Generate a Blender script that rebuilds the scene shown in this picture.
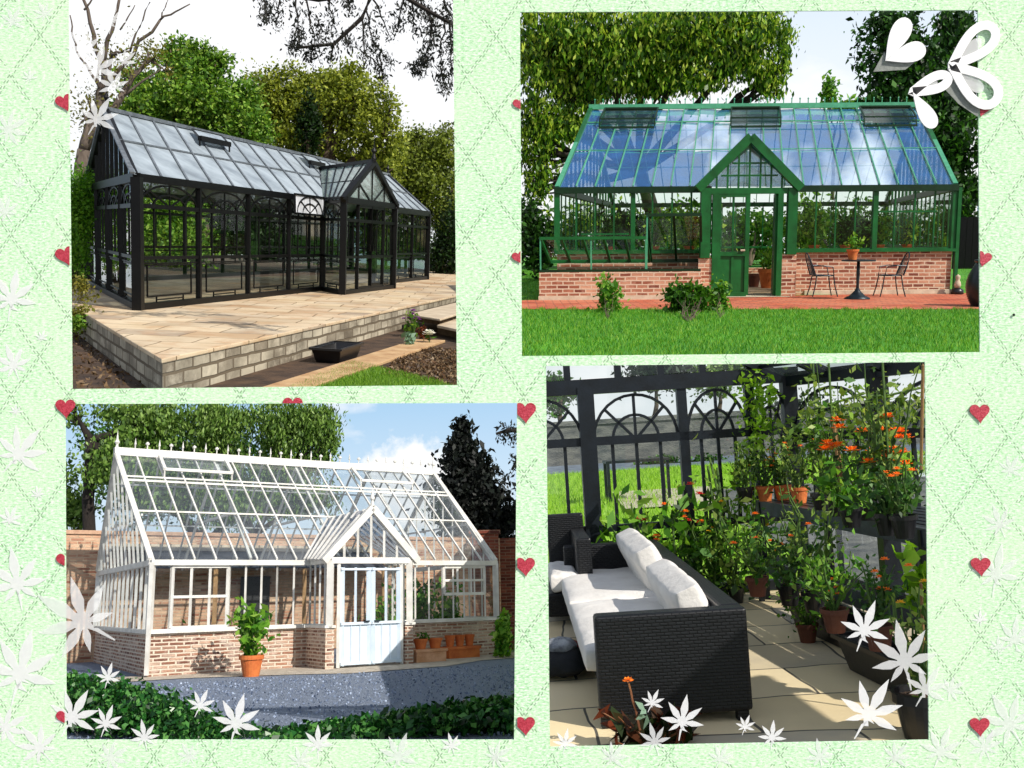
import bpy, math, random
import numpy as np
from mathutils import Vector, Matrix
from mathutils.geometry import tessellate_polygon
for o in list(bpy.data.objects): bpy.data.objects.remove(o)
SC = bpy.context.scene
COL = SC.collection
rad = math.radians
random.seed(7); RNG = np.random.default_rng(7)

# ---------------------------------------------------------------- camera, sky, sun, exposure
FPX = 1000.0; CLX = 0.6
cam_d = bpy.data.cameras.new('camera'); cam = bpy.data.objects.new('camera', cam_d); COL.objects.link(cam)
cam_d.sensor_width = 36; cam_d.lens = 36 * FPX / 1024; cam_d.clip_start = .05; cam_d.clip_end = 2000
cam.rotation_euler = (rad(90), 0, 0)
SC.camera = cam
SUN_DIR = Vector((.58, -.50, .64)).normalized()          # towards the sun: over the right shoulder
W = bpy.data.worlds.new('World'); SC.world = W; W.use_nodes = True
nt = W.node_tree; N = nt.nodes; L = nt.links
bg = N['Background']
sky = N.new('ShaderNodeTexSky'); sky.sky_type = 'NISHITA'; sky.sun_disc = False; sky.ozone_density = 2.1
sky.sun_elevation = math.asin(SUN_DIR.z); sky.sun_rotation = math.atan2(SUN_DIR.x, SUN_DIR.y)
tc = N.new('ShaderNodeTexCoord'); cn = N.new('ShaderNodeTexNoise'); cn.inputs['Scale'].default_value = 8.5; cn.inputs['Detail'].default_value = 9
cmap = N.new('ShaderNodeMapping'); cmap.inputs['Location'].default_value = (CLX, 0, 0); L.new(tc.outputs['Generated'], cmap.inputs['Vector']); L.new(cmap.outputs['Vector'], cn.inputs['Vector'])
cr = N.new('ShaderNodeValToRGB'); cr.color_ramp.elements[0].position = .50; cr.color_ramp.elements[1].position = .60
L.new(cn.outputs['Fac'], cr.inputs['Fac'])
cm = N.new('ShaderNodeMix'); cm.data_type = 'RGBA'; cm.inputs['B'].default_value = (11.5, 11.7, 12, 1)
L.new(cr.outputs['Color'], cm.inputs['Factor']); L.new(sky.outputs['Color'], cm.inputs['A']); L.new(cm.outputs['Result'], bg.inputs['Color'])
bg.inputs['Strength'].default_value = .09
sl = bpy.data.lights.new('sun', 'SUN'); sl.energy = 4.6; sl.angle = rad(.5); sl.color = (1, .94, .85)
so = bpy.data.objects.new('sun', sl); COL.objects.link(so); so.rotation_euler = SUN_DIR.to_track_quat('Z', 'Y').to_euler()
SC.view_settings.view_transform = 'Standard'; SC.view_settings.look = 'None'; SC.view_settings.gamma = 1
SC.view_settings.exposure = 0.1
SC.render.engine = 'CYCLES'
SC.cycles.max_bounces = 8; SC.cycles.transparent_max_bounces = 32; SC.cycles.use_denoising = True
SC.cycles.diffuse_bounces = 3; SC.cycles.glossy_bounces = 3

# ---------------------------------------------------------------- materials
def lin(c):
    if isinstance(c, str):
        c = [int(c[i:i + 2], 16) / 255 for i in (0, 2, 4)]
        return tuple(x / 12.92 if x <= .04045 else ((x + .055) / 1.055) ** 2.4 for x in c) + (1,)
    return tuple(c) + (1,)
MATS = {}
def newmat(name):
    m = bpy.data.materials.new(name); m.use_nodes = True
    return m, m.node_tree.nodes, m.node_tree.links, m.node_tree.nodes['Principled BSDF']
def mixrgb(n, l, f, a, b, bt='MIX'):
    x = n.new('ShaderNodeMix'); x.data_type = 'RGBA'; x.blend_type = bt
    for k, v in (('Factor', f), ('A', a), ('B', b)):
        if hasattr(v, 'links'): l.new(v, x.inputs[k])
        else: x.inputs[k].default_value = v
    return x.outputs['Result']
def ramp(n, l, f, stops):
    r = n.new('ShaderNodeValToRGB'); e = r.color_ramp.elements
    while len(e) < len(stops): e.new(.5)
    for q, (p, c) in zip(e, stops): q.position = p; q.color = c if len(c) == 4 else lin(c)
    l.new(f, r.inputs['Fac']); return r.outputs['Color']
def noise(n, l, scale, detail=4, coord='Object', rough=.6, vec=None, stretch=None):
    t = n.new('ShaderNodeTexNoise'); t.inputs['Scale'].default_value = scale; t.inputs['Detail'].default_value = detail
    t.inputs['Roughness'].default_value = rough
    if vec is None: vec = n.new('ShaderNodeTexCoord').outputs[coord]
    if stretch:
        mp = n.new('ShaderNodeMapping'); mp.inputs['Scale'].default_value = stretch; l.new(vec, mp.inputs['Vector']); vec = mp.outputs['Vector']
    l.new(vec, t.inputs['Vector']); return t.outputs['Fac']
def bump(n, l, b, h, s=.3, d=.02):
    q = n.new('ShaderNodeBump'); q.inputs['Strength'].default_value = s; q.inputs['Distance'].default_value = d
    l.new(h, q.inputs['Height']); l.new(q.outputs['Normal'], b.inputs['Normal'])
def plain(name, c1, c2=None, scale=3, rough=.6, metal=0, bmp=.15, bscale=None, stretch=None, spec=.5, lo=.35, hi=.65):
    m, n, l, b = newmat(name)
    f = noise(n, l, scale, 6, stretch=stretch)
    l.new(ramp(n, l, f, [(lo, lin(c1)), (hi, lin(c2 or c1))]), b.inputs['Base Color'])
    b.inputs['Roughness'].default_value = rough; b.inputs['Metallic'].default_value = metal
    b.inputs['Specular IOR Level'].default_value = spec
    if bmp: bump(n, l, b, noise(n, l, bscale or scale * 6, 4, stretch=stretch), bmp)
    MATS[name] = m; return m
def brick(name, c1, c2, mortar, bw=.225, bh=.075, mo=.01, dirt='5a4a3a', dirtf=.35, rough=.9, off=.5, squash=1., lightpatch=None, bs=.6):
    m, n, l, b = newmat(name)
    uv = n.new('ShaderNodeTexCoord').outputs['UV']
    wob = n.new('ShaderNodeTexNoise'); wob.inputs['Scale'].default_value = 3 / bw * .3; l.new(uv, wob.inputs['Vector'])
    va = n.new('ShaderNodeVectorMath'); va.operation = 'MULTIPLY_ADD'; va.inputs[1].default_value = (bh * .35,) * 3
    l.new(wob.outputs['Color'], va.inputs[0]); l.new(uv, va.inputs[2])
    t = n.new('ShaderNodeTexBrick'); l.new(va.outputs[0], t.inputs['Vector'])
    t.inputs['Scale'].default_value = 1; t.inputs['Brick Width'].default_value = bw; t.inputs['Row Height'].default_value = bh
    t.inputs['Mortar Size'].default_value = mo; t.inputs['Mortar Smooth'].default_value = .3; t.offset = off
    t.inputs['Color1'].default_value = (0, 0, 0, 1); t.inputs['Color2'].default_value = (1, 1, 1, 1); t.inputs['Mortar'].default_value = (.5, .5, .5, 1)
    base = ramp(n, l, t.outputs['Color'], [(0, lin(c1)), (.45, lin(c2[0])), (1, lin(c2[1]))])
    fine = noise(n, l, 4 / bw, 5, 'UV')
    base = mixrgb(n, l, .5, base, mixrgb(n, l, fine, base, (.5, .5, .5, 1), 'OVERLAY'))
    big = noise(n, l, .9, 6, 'UV')
    dm = ramp(n, l, big, [(.42, (dirtf, dirtf, dirtf, 1)), (.6, (0, 0, 0, 1))])
    base = mixrgb(n, l, dm, base, lin(dirt))
    if lightpatch:
        lp = ramp(n, l, noise(n, l, 2.3, 6, 'UV', rough=.7), [(.5, (0, 0, 0, 1)), (.68, (.7, .7, .7, 1))]); base = mixrgb(n, l, lp, base, lin(lightpatch))
    l.new(mixrgb(n, l, t.outputs['Fac'], base, lin(mortar)), b.inputs['Base Color'])
    b.inputs['Roughness'].default_value = rough
    inv = n.new('ShaderNodeMath'); inv.operation = 'SUBTRACT'; inv.inputs[0].default_value = 1; l.new(t.outputs['Fac'], inv.inputs[1])
    ad = n.new('ShaderNodeMath'); l.new(inv.outputs[0], ad.inputs[0]); l.new(fine, ad.inputs[1])
    bump(n, l, b, ad.outputs[0], bs, .012)
    MATS[name] = m; return m
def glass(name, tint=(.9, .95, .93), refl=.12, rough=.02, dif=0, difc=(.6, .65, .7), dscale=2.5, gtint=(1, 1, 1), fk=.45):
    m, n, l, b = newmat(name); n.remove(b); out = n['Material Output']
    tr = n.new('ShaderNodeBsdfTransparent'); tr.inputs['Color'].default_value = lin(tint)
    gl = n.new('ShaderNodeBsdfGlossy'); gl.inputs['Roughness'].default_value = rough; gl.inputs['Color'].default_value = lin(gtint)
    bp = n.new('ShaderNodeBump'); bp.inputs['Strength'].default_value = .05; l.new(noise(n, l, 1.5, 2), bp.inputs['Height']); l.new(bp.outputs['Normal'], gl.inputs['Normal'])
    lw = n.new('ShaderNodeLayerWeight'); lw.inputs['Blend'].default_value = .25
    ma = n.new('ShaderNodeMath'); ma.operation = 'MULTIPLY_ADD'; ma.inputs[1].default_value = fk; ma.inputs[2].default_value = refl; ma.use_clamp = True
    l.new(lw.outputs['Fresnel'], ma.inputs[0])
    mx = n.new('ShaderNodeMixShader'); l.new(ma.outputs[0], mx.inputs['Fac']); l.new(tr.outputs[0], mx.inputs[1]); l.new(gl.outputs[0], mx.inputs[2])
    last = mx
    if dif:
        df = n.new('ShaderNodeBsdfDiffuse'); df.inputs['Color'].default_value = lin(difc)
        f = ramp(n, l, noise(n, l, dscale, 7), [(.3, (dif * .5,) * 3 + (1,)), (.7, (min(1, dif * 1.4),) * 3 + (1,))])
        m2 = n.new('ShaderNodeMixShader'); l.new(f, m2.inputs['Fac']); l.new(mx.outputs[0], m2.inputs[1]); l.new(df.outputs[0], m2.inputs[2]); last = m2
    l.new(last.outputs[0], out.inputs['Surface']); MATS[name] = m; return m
def leafmat(name, cols, trans=.35, rough=.5):
    m, n, l, b = newmat(name); out = n['Material Output']
    g = n.new('ShaderNodeNewGeometry')
    k = len(cols); c = ramp(n, l, g.outputs['Random Per Island'], [(i / max(1, k - 1), lin(x)) for i, x in enumerate(cols)])
    pn = noise(n, l, .7, 4); c = mixrgb(n, l, .8, c, mixrgb(n, l, pn, c, (.5, .5, .5, 1), 'OVERLAY'))
    l.new(c, b.inputs['Base Color']); b.inputs['Roughness'].default_value = rough; b.inputs['Specular IOR Level'].default_value = .35
    t = n.new('ShaderNodeBsdfTranslucent'); l.new(mixrgb(n, l, 1, c, lin((1.0, 1.0, .45)), 'MULTIPLY'), t.inputs['Color'])
    mx = n.new('ShaderNodeMixShader'); mx.inputs['Fac'].default_value = trans
    l.new(b.outputs[0], mx.inputs[1]); l.new(t.outputs[0], mx.inputs[2]); l.new(mx.outputs[0], out.inputs['Surface'])
    MATS[name] = m; return m
def half(n, l, v):
    q = n.new('ShaderNodeMath'); q.operation = 'MULTIPLY'; q.inputs[1].default_value = .5; l.new(v, q.inputs[0]); return q.outputs[0]
def skymat(name, stops, cloud, cscale, lo, hi, axis_len, strength=1.0, stretch=(1, 1, 2.2), puffs=()):
    """a sky that glows: vertical gradient (object z / axis_len) with noise clouds"""
    m, n, l, b = newmat(name); n.remove(b); out = n['Material Output']
    tcn = n.new('ShaderNodeTexCoord'); sp = n.new('ShaderNodeSeparateXYZ'); l.new(tcn.outputs['Object'], sp.inputs[0])
    mr = n.new('ShaderNodeMath'); mr.operation = 'DIVIDE'; mr.inputs[1].default_value = axis_len; l.new(sp.outputs['Z'], mr.inputs[0])
    c = ramp(n, l, mr.outputs[0], [(p, lin(q)) for p, q in stops])
    f = noise(n, l, cscale, 9, vec=tcn.outputs['Object'], stretch=stretch, rough=.55)
    c = mixrgb(n, l, ramp(n, l, f, [(lo, (0, 0, 0, 1)), (hi, (1, 1, 1, 1))]), c, lin(cloud))
    for (cx, cz, rx, rz) in puffs:                                       # a heaped cloud of its own at a chosen place
        mp = n.new('ShaderNodeMapping'); mp.vector_type = 'POINT'; mp.inputs['Location'].default_value = (-cx / rx, 0, -cz / rz); mp.inputs['Scale'].default_value = (1 / rx, 0, 1 / rz); l.new(tcn.outputs['Object'], mp.inputs['Vector'])
        ln = n.new('ShaderNodeVectorMath'); ln.operation = 'LENGTH'; l.new(mp.outputs['Vector'], ln.inputs[0])
        ad = n.new('ShaderNodeMath'); ad.operation = 'MULTIPLY_ADD'; ad.inputs[1].default_value = 1.3; l.new(noise(n, l, 3.2 / rx, 7, vec=tcn.outputs['Object']), ad.inputs[0]); l.new(ln.outputs['Value'], ad.inputs[2])
        c = mixrgb(n, l, ramp(n, l, ad.outputs[0], [(0, (1, 1, 1, 1)), (.72, (1, 1, 1, 1)), (1.0, (0, 0, 0, 1))]) if False else ramp(n, l, half(n, l, ad.outputs[0]), [(.66, (1, 1, 1, 1)), (.86, (0, 0, 0, 1))]), c, lin(cloud))
    e = n.new('ShaderNodeEmission'); e.inputs['Strength'].default_value = strength; l.new(c, e.inputs['Color']); l.new(e.outputs[0], out.inputs['Surface'])
    MATS[name] = m; return m

# ---------------------------------------------------------------- dioramas: a rigid frame (tilt, scale, eye height) for each of the four views
class Diorama:
    def __init__(s, pitch, roll, H, scale, quad):
        s.H = H; s.s = scale; s.quad = quad
        s.R = (Matrix.Rotation(rad(pitch), 3, 'X') @ Matrix.Rotation(rad(roll), 3, 'Y'))
        s.M = (Matrix.Scale(scale, 4) @ s.R.to_4x4()) @ Matrix.Translation((0, 0, -H))
        s.Rn = np.array(s.R)
        s.x0 = min(q[0] for q in quad); s.x1 = max(q[0] for q in quad); s.y0 = min(q[1] for q in quad); s.y1 = max(q[1] for q in quad)
    def ray(s, px, py): return s.R.transposed() @ Vector(((px - 512) / FPX, 1, (384 - py) / FPX))
    def g(s, px, py, z=0.):
        d = s.ray(px, py); t = (z - s.H) / d.z; return Vector((0, 0, s.H)) + d * t
    def d(s, px, py, y):
        r = s.ray(px, py); return Vector((0, 0, s.H)) + r * (y / r.y)
    def px(s, P):
        q = (np.asarray(P) - np.array([0, 0, s.H])) @ s.Rn.T
        return np.stack([512 + FPX * q[:, 0] / q[:, 1], 384 - FPX * q[:, 2] / q[:, 1]], 1)
    def keep(s, P, m=7):
        """what would grow through the sides of this view's compartment is left out"""
        q = s.px(P); return (q[:, 0] > s.x0 - m) & (q[:, 0] < s.x1 + m) & (q[:, 1] > s.y0 - min(m, 2)) & (q[:, 1] < s.y1 + m)

def clip_poly(D, pts, m=6):
    """cut a flat shape off at the sides of its view's compartment"""
    P = [Vector(p) for p in pts]
    hs = [lambda q: FPX * q.x - (D.x0 - m - 512) * q.y, lambda q: (D.x1 + m - 512) * q.y - FPX * q.x, lambda q: (384 - D.y0 + min(m, 1)) * q.y - FPX * q.z, lambda q: FPX * q.z - (384 - D.y1 - m) * q.y]
    for h in hs:
        f = lambda p: h(D.R @ (p - Vector((0, 0, D.H)))); out = []
        for i in range(len(P)):
            a, b = P[i - 1], P[i]; fa, fb = f(a), f(b)
            if (fa >= 0) != (fb >= 0): out.append(a.lerp(b, fa / (fa - fb)))
            if fb >= 0: out.append(b)
        P = out
        if not P: return []
    return P
def clip_seg(D, a, b, m=6):
    P = clip_poly(D, [a, Vector(a).lerp(Vector(b), .5), b], m)
    if len(P) < 2: return None
    P.sort(key=lambda p: (p - Vector(a)).length); return P[0], P[-1]
def link(o): COL.objects.link(o); return o
def tag(o, label=None, cat=None, group=None, kind=None):
    if label: o['label'] = label
    if cat: o['category'] = cat
    if group: o['group'] = group
    if kind: o['kind'] = kind
    return o
def root(D, name, base, label, cat, group=None):
    o = link(bpy.data.objects.new(name, None)); base = Vector(base)
    o.matrix_world = D.M @ Matrix.Translation(base); o['bx'], o['by'], o['bz'] = base
    o.empty_display_size = .1
    return tag(o, label, cat, group)
def base_of(o):
    while o.parent: o = o.parent
    return Vector((o['bx'], o['by'], o['bz']))
def finish(D, name, me, m, parent, base, smooth=False):
    me.materials.append(MATS[m] if isinstance(m, str) else m)
    o = link(bpy.data.objects.new(name, me))
    if smooth: me.shade_smooth()
    if parent is not None: o.parent = parent
    else: o.matrix_world = D.M @ Matrix.Translation(Vector(base)); o['bx'], o['by'], o['bz'] = Vector(base)
    return o
def copy_tree(o, parent=None):
    c = o.copy(); link(c)
    if parent is not None: c.parent = parent; c.matrix_parent_inverse = Matrix.Identity(4)
    for ch in [k for k in ALLCH(o)]: copy_tree(ch, c)
    return c
def ALLCH(o): return [k for k in COL.objects if k.parent == o]
def put(D, src, base, rz=0, s=1., label=None, group=None):
    c = copy_tree(src); base = Vector(base)
    c.matrix_world = D.M @ Matrix.Translation(base) @ Matrix.Rotation(rz, 4, 'Z') @ Matrix.Scale(s, 4)
    c['bx'], c['by'], c['bz'] = base
    if label: c['label'] = label
    if group: c['group'] = group
    return c

class MB:
    def __init__(s): s.v = []; s.f = []
    def poly(s, pts):
        k = len(s.v); s.v += [tuple(p) for p in pts]; s.f.append(tuple(range(k, k + len(pts)))); return s
    def hexa(s, b, t):
        """bottom ring b, top ring t (same count, counter-clockwise seen from above)"""
        k = len(s.v); n = len(b); s.v += [tuple(p) for p in b] + [tuple(p) for p in t]
        s.f.append(tuple(range(k + n - 1, k - 1, -1))); s.f.append(tuple(range(k + n, k + 2 * n)))
        for i in range(n): j = (i + 1) % n; s.f.append((k + i, k + j, k + n + j, k + n + i))
        return s
    def box(s, x0, y0, z0, x1, y1, z1, fr=None):
        P = lambda x, y, z: fr(x, y, z) if fr else Vector((x, y, z))
        return s.hexa([P(x0, y0, z0), P(x1, y0, z0), P(x1, y1, z0), P(x0, y1, z0)], [P(x0, y0, z1), P(x1, y0, z1), P(x1, y1, z1), P(x0, y1, z1)])
    def prism(s, pts, off):
        off = Vector(off); return s.hexa([Vector(p) for p in pts], [Vector(p) + off for p in pts])
    def bar(s, a, b, w, h=None, up=(0, 0, 1)):
        a, b = Vector(a), Vector(b); h = h or w; d = (b - a)
        if d.length < 1e-6: return s
        d.normalize(); up = Vector(up)
        if abs(d.dot(up)) > .98: up = Vector((0, 1, 0)) if abs(d.y) < .9 else Vector((1, 0, 0))
        x = d.cross(up).normalized() * w / 2; y = d.cross(x).normalized() * h / 2
        return s.hexa([a - x - y, a + x - y, a + x + y, a - x + y], [b - x - y, b + x - y, b + x + y, b - x + y])
    def tube(s, pts, r, n=8, r2=None):
        pts = [Vector(p) for p in pts]; k = len(s.v); m = len(pts)
        for i, p in enumerate(pts):
            d = (pts[min(i + 1, m - 1)] - pts[max(i - 1, 0)])
            d = d.normalized() if d.length > 1e-9 else Vector((0, 0, 1))
            u = Vector((0, 0, 1)) if abs(d.z) < .9 else Vector((1, 0, 0)); x = d.cross(u).normalized(); y = d.cross(x)
            rr = r[i] if isinstance(r, (list, tuple)) else (r if r2 is None else r + (r2 - r) * i / max(1, m - 1))
            for j in range(n):
                a = 2 * math.pi * j / n; s.v.append(tuple(p + x * math.cos(a) * rr + y * math.sin(a) * rr))
        for i in range(m - 1):
            for j in range(n):
                j2 = (j + 1) % n; s.f.append((k + i * n + j, k + i * n + j2, k + (i + 1) * n + j2, k + (i + 1) * n + j))
        s.f.append(tuple(range(k + n - 1, k - 1, -1))); s.f.append(tuple(range(k + (m - 1) * n, k + m * n))); return s
    def lathe(s, prof, c=(0, 0, 0), n=24, fr=None):
        k = len(s.v); c = Vector(c)
        for r, z in prof:
            for j in range(n):
                a = 2 * math.pi * j / n; s.v.append(tuple(c + Vector((r * math.cos(a), r * math.sin(a), z))))
        for i in range(len(prof) - 1):
            for j in range(n):
                j2 = (j + 1) % n; s.f.append((k + i * n + j, k + i * n + j2, k + (i + 1) * n + j2, k + (i + 1) * n + j))
        s.f.append(tuple(range(k + n - 1, k - 1, -1))); m = len(prof); s.f.append(tuple(range(k + (m - 1) * n, k + m * n))); return s
    def build(s, D, name, m, parent=None, base=None, smooth=False, bevel=0):
        if base is None: base = base_of(parent) if parent is not None else Vector((0, 0, 0))
        base = Vector(base); V = [(x - base[0], y - base[1], z - base[2]) for x, y, z in s.v]
        me = bpy.data.meshes.new(name); me.from_pydata(V, [], s.f); me.update()
        uv = me.uv_layers.new(name='UVMap'); V0 = s.v; data = []
        for p in me.polygons:
            nx, ny, nz = (abs(q) for q in p.normal)
            for li in p.loop_indices:
                x, y, z = V0[me.loops[li].vertex_index]
                data += (x, y) if nz > .8 else ((x, z) if ny >= nx else (y, z))
        uv.data.foreach_set('uv', data)
        o = finish(D, name, me, m, parent, base, smooth)
        if bevel:
            b = o.modifiers.new('bevel', 'BEVEL'); b.width = bevel; b.segments = 2; b.limit_method = 'ANGLE'
        return o

def leafcloud(D, name, P, size, m, parent=None, base=None, droop=0., aspect=.5, jitter=.35, up=0., clip=True, kind=None):
    P = np.asarray(P, float)
    if clip and len(P): P = P[D.keep(P)]
    n = len(P)
    if base is None: base = base_of(parent) if parent is not None else Vector((0, 0, 0))
    d = RNG.normal(size=(n, 3)); d[:, 2] += -droop * 2 + up * 2; d /= np.linalg.norm(d, axis=1)[:, None]
    e = RNG.normal(size=(n, 3)); e -= (e * d).sum(1)[:, None] * d; e /= np.linalg.norm(e, axis=1)[:, None]
    s = (size * (1 + jitter * RNG.normal(size=n)).clip(.4, 1.9))[:, None]
    nn = np.cross(d, e)
    V = np.stack([P - d * s * .5, P + e * s * aspect * .5 + nn * s * .1, P + d * s * .5, P - e * s * aspect * .5 + nn * s * .1], 1).reshape(-1, 3) - np.array(base)
    me = bpy.data.meshes.new(name); me.vertices.add(4 * n); me.vertices.foreach_set('co', V.ravel())
    me.loops.add(4 * n); me.loops.foreach_set('vertex_index', np.arange(4 * n, dtype=np.int32))
    me.polygons.add(n); me.polygons.foreach_set('loop_start', np.arange(0, 4 * n, 4, dtype=np.int32))
    me.update(calc_edges=True); me.validate()
    return finish(D, name, me, m, parent, base)
def blobpts(c, r, n, clumps=14, spread=.3, hollow=.45):
    """points gathered in clumps through an ellipsoid's volume, more of them near its skin"""
    c = np.array(c, float); r = np.array(r, float) if hasattr(r, '__len__') else np.array([r] * 3, float)
    q = RNG.normal(size=(clumps, 3)); q /= np.linalg.norm(q, axis=1)[:, None]; q *= ((hollow + (1 - hollow) * RNG.random(clumps) ** .6) * RNG.uniform(.8, 1.22, clumps))[:, None]
    k = RNG.integers(0, clumps, n); w = RNG.random(clumps) * .8 + .6
    return c + (q[k] * .8 + RNG.normal(size=(n, 3)) * spread * w[k][:, None]) * r, c + q * .7 * r
def limb(mb, a, b, r0, r1, wob=.1, n=5, sides=6):
    a, b = Vector(a), Vector(b); Ld = (b - a).length; pts = []
    for i in range(n + 1):
        t = i / n; j = Vector((random.uniform(-1, 1), random.uniform(-1, 1), random.uniform(-1, 1))) * wob * Ld * (0 if i in (0, n) else .35)
        pts.append(a.lerp(b, t) + j)
    mb.tube(pts, r0, sides, r1); return pts
def tree(D, name, label, base, blobs, mleaf, mbark, leaf, trunk_r, split=None, density=1., clumps=14, droop=.1, aspect=.55, spread=.26, group=None, cat='tree', hollow=.4):
    """blobs: (px, py, depth, rx_px, ry_px, n leaves)"""
    base = Vector(base); r = root(D, name, base, label, cat, group); allp = []; cl = []
    for (px, py, dep, rx, ry, n) in blobs:
        c = D.d(px, py, dep); k = dep / FPX
        p, q = blobpts(c, (rx * k, min(rx, ry) * k * .9, ry * k), int(n * density), clumps, spread, hollow); allp.append(p); cl += [(c, x) for x in q]
    dep0 = blobs[0][2]
    leafcloud(D, 'crown', np.concatenate(allp), leaf * dep0 / FPX, mleaf, r, droop=droop, aspect=aspect)
    t = MB(); cs = [D.d(b[0], b[1], b[2]) for b in blobs]; top = sum(cs, Vector()) / len(cs)
    sp = base.lerp(top, .45) if split is None else Vector(split)
    limb(t, base, sp, trunk_r, trunk_r * .7, .06, 5, 9)
    for c in cs: limb(t, sp, c, trunk_r * .62, trunk_r * .2, .12, 5)
    for c, x in cl[::2]:
        if D.keep(np.array([x]), 20)[0]: limb(t, c if random.random() < .6 else sp.lerp(c, .6), x, trunk_r * .2, trunk_r * .05, .15, 4, 5)
    t.build(D, 'trunk', mbark, r, smooth=True); return r
def grass_blades(D, name, P, h, m, kind='stuff', label=None, base=(0, 0, 0), clip=True):
    P = np.asarray(P, float)
    if clip: P = P[D.keep(P, 10)]
    n = len(P); a = RNG.random(n) * 6.283; w = h * .09; hh = h * (.6 + .7 * RNG.random(n))
    dx = np.stack([np.cos(a) * w, np.sin(a) * w, np.zeros(n)], 1); tip = P + np.stack([RNG.normal(size=n) * hh * .35, RNG.normal(size=n) * hh * .35, hh], 1)
    V = np.stack([P - dx, P + dx, tip], 1).reshape(-1, 3)
    me = bpy.data.meshes.new(name); me.vertices.add(3 * n); me.vertices.foreach_set('co', V.ravel())
    me.loops.add(3 * n); me.loops.foreach_set('vertex_index', np.arange(3 * n, dtype=np.int32))
    me.polygons.add(n); me.polygons.foreach_set('loop_start', np.arange(0, 3 * n, 3, dtype=np.int32)); me.update(calc_edges=True)
    o = finish(D, name, me, m, None, (0, 0, 0)); tag(o, kind=kind, label=label); return o
def skysheet(D, m, y, m_=9, top=5):
    """a curved sky behind everything of its view"""
    mb = MB(); n = 14; nv = 6; z0 = -2.
    for i in range(n + 1):
        t = i / n; yc = y - (2 * t - 1) ** 2 * y * .03
        T = D.d(D.x0 - m_ + (D.x1 - D.x0 + 2 * m_) * t, D.y0 - top, yc)
        for j in range(nv + 1): mb.v.append((T.x, yc, z0 + (T.z - z0) * j / nv))
    for i in range(n):
        for j in range(nv): a = i * (nv + 1) + j; mb.f.append((a, a + nv + 1, a + nv + 2, a + 1))
    o = mb.build(D, 'sky', m, None, (0, y, 0)); tag(o, kind='structure'); return o
def sheet(D, name, pts, m, z, kind='structure'):
    mb = MB(); mb.poly([(p[0], p[1], z) for p in pts]); o = mb.build(D, name, m, None, (0, 0, 0)); tag(o, kind=kind)
    if o.data.polygons[0].normal.z < 0: o.data.flip_normals()
    return o
def groundsheet(D, m, z, far, name='ground', m_=9):
    a = D.g(D.x0 - m_, D.y1 + 3, z); b = D.g(D.x1 + m_, D.y1 + 3, z); k = far
    l = D.d(D.x0 - m_, D.y1, k); r_ = D.d(D.x1 + m_, D.y1, k)
    return sheet(D, name, [a, b, (r_.x, k), (l.x, k)], m, z)
def window(D, parent, name, outer, bars, w, m, glassm, depth=.04, label=None, nrm=None):
    """outer: four corner points of a pane; bars: list of (a, b[, width]) ; one frame mesh with its glass as a child"""
    mb = MB(); o4 = [Vector(p) for p in outer]; nr = (o4[1] - o4[0]).cross(o4[3] - o4[0]).normalized()
    for i in range(4): mb.bar(o4[i], o4[(i + 1) % 4], w, depth, nr.cross((o4[(i + 1) % 4] - o4[i]).normalized()) if False else (0, 0, 1))
    for q in bars: mb.bar(q[0], q[1], q[2] if len(q) > 2 else w * .6, depth * .6)
    f = mb.build(D, name, m, parent)
    if glassm: MB().poly(o4).build(D, 'glass', glassm, f)
    return f
def arc(c, ux, uz, r, a0, a1, n=10): return [Vector(c) + Vector(ux) * math.cos(a0 + (a1 - a0) * i / n) * r + Vector(uz) * math.sin(a0 + (a1 - a0) * i / n) * r for i in range(n + 1)]
# ================================================================ VIEW 1: black greenhouse on a stone terrace
D1 = Diorama(8.149, 2.385, 1.334, 1.2, [(68, -2), (453, -2), (457, 385), (72, 389)])
plain('black_paint', '040405', '0a0a0b', 8, .42, bmp=.05, spec=.25)
plain('roof_bar', '50565c', '6e757c', 8, .45, bmp=.05)
glass('glass_clear', (.88, .92, .88), .03)
glass('pane_painted_sky', (.8, .85, .9), .2, .1, .85, (.72, .75, .8))  # pale diffuse film paints the sky's reflection on the open fanlight
glass('roof_grey', (.5, .56, .6), .22, .1, .8, (.38, .44, .49), 1.2)
glass('roof_green_glass', (.6, .7, .66), .2, .05, .35, (.45, .55, .52))
brick('sandstone_paving', 'a5805c', ('cbb592', '978470'), '7c664a', .9, .62, .014, 'dccbae', .6, .75, .37, lightpatch='b48a62', bs=.3)
brick('terrace_stone', 'a89e8a', ('cdc3ac', '867b69'), '6a5e4c', .4, .15, .02, '4c4234', .65, .9, .5, lightpatch='cfc4ae', bs=1.)
plain('soil', '2e2118', '55402e', 4, .95, bmp=.8, bscale=14)
plain('kerb_sandstone', 'a47d56', 'c4a47a', 3, .85, bmp=.3)
plain('lawn_base', '4c7a1c', '6f9a2c', 2, .95, bmp=.5, bscale=30)
leafmat('grass_blade', ['3f6a16', '6c962a', '8fb43c'], .3)
plain('bark', '3a3026', '6b5c4a', 5, .9, bmp=.7, stretch=(1, 1, .3)); plain('bark_dark', '17120f', '2b231d', 5, .9, bmp=.6, stretch=(1, 1, .3))
leafmat('leaf_mid', ['2a4c10', '558224', '80ac38', 'acc85a'], .42); leafmat('leaf_yellow', ['5c6c1c', '929e34', 'bcc450', '78882a', '465616'], .42); leafmat('leaf_sun', ['3c6e14', '64a022', '8cc038'], .4)
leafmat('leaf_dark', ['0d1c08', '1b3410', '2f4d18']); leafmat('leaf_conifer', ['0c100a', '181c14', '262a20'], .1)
leafmat('leaf_hedge', ['254a0e', '3f6e18', '5d8f28']); leafmat('leaf_autumn', ['6e6a24', '8b8434', '55601c', 'a09a4a'])
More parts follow.
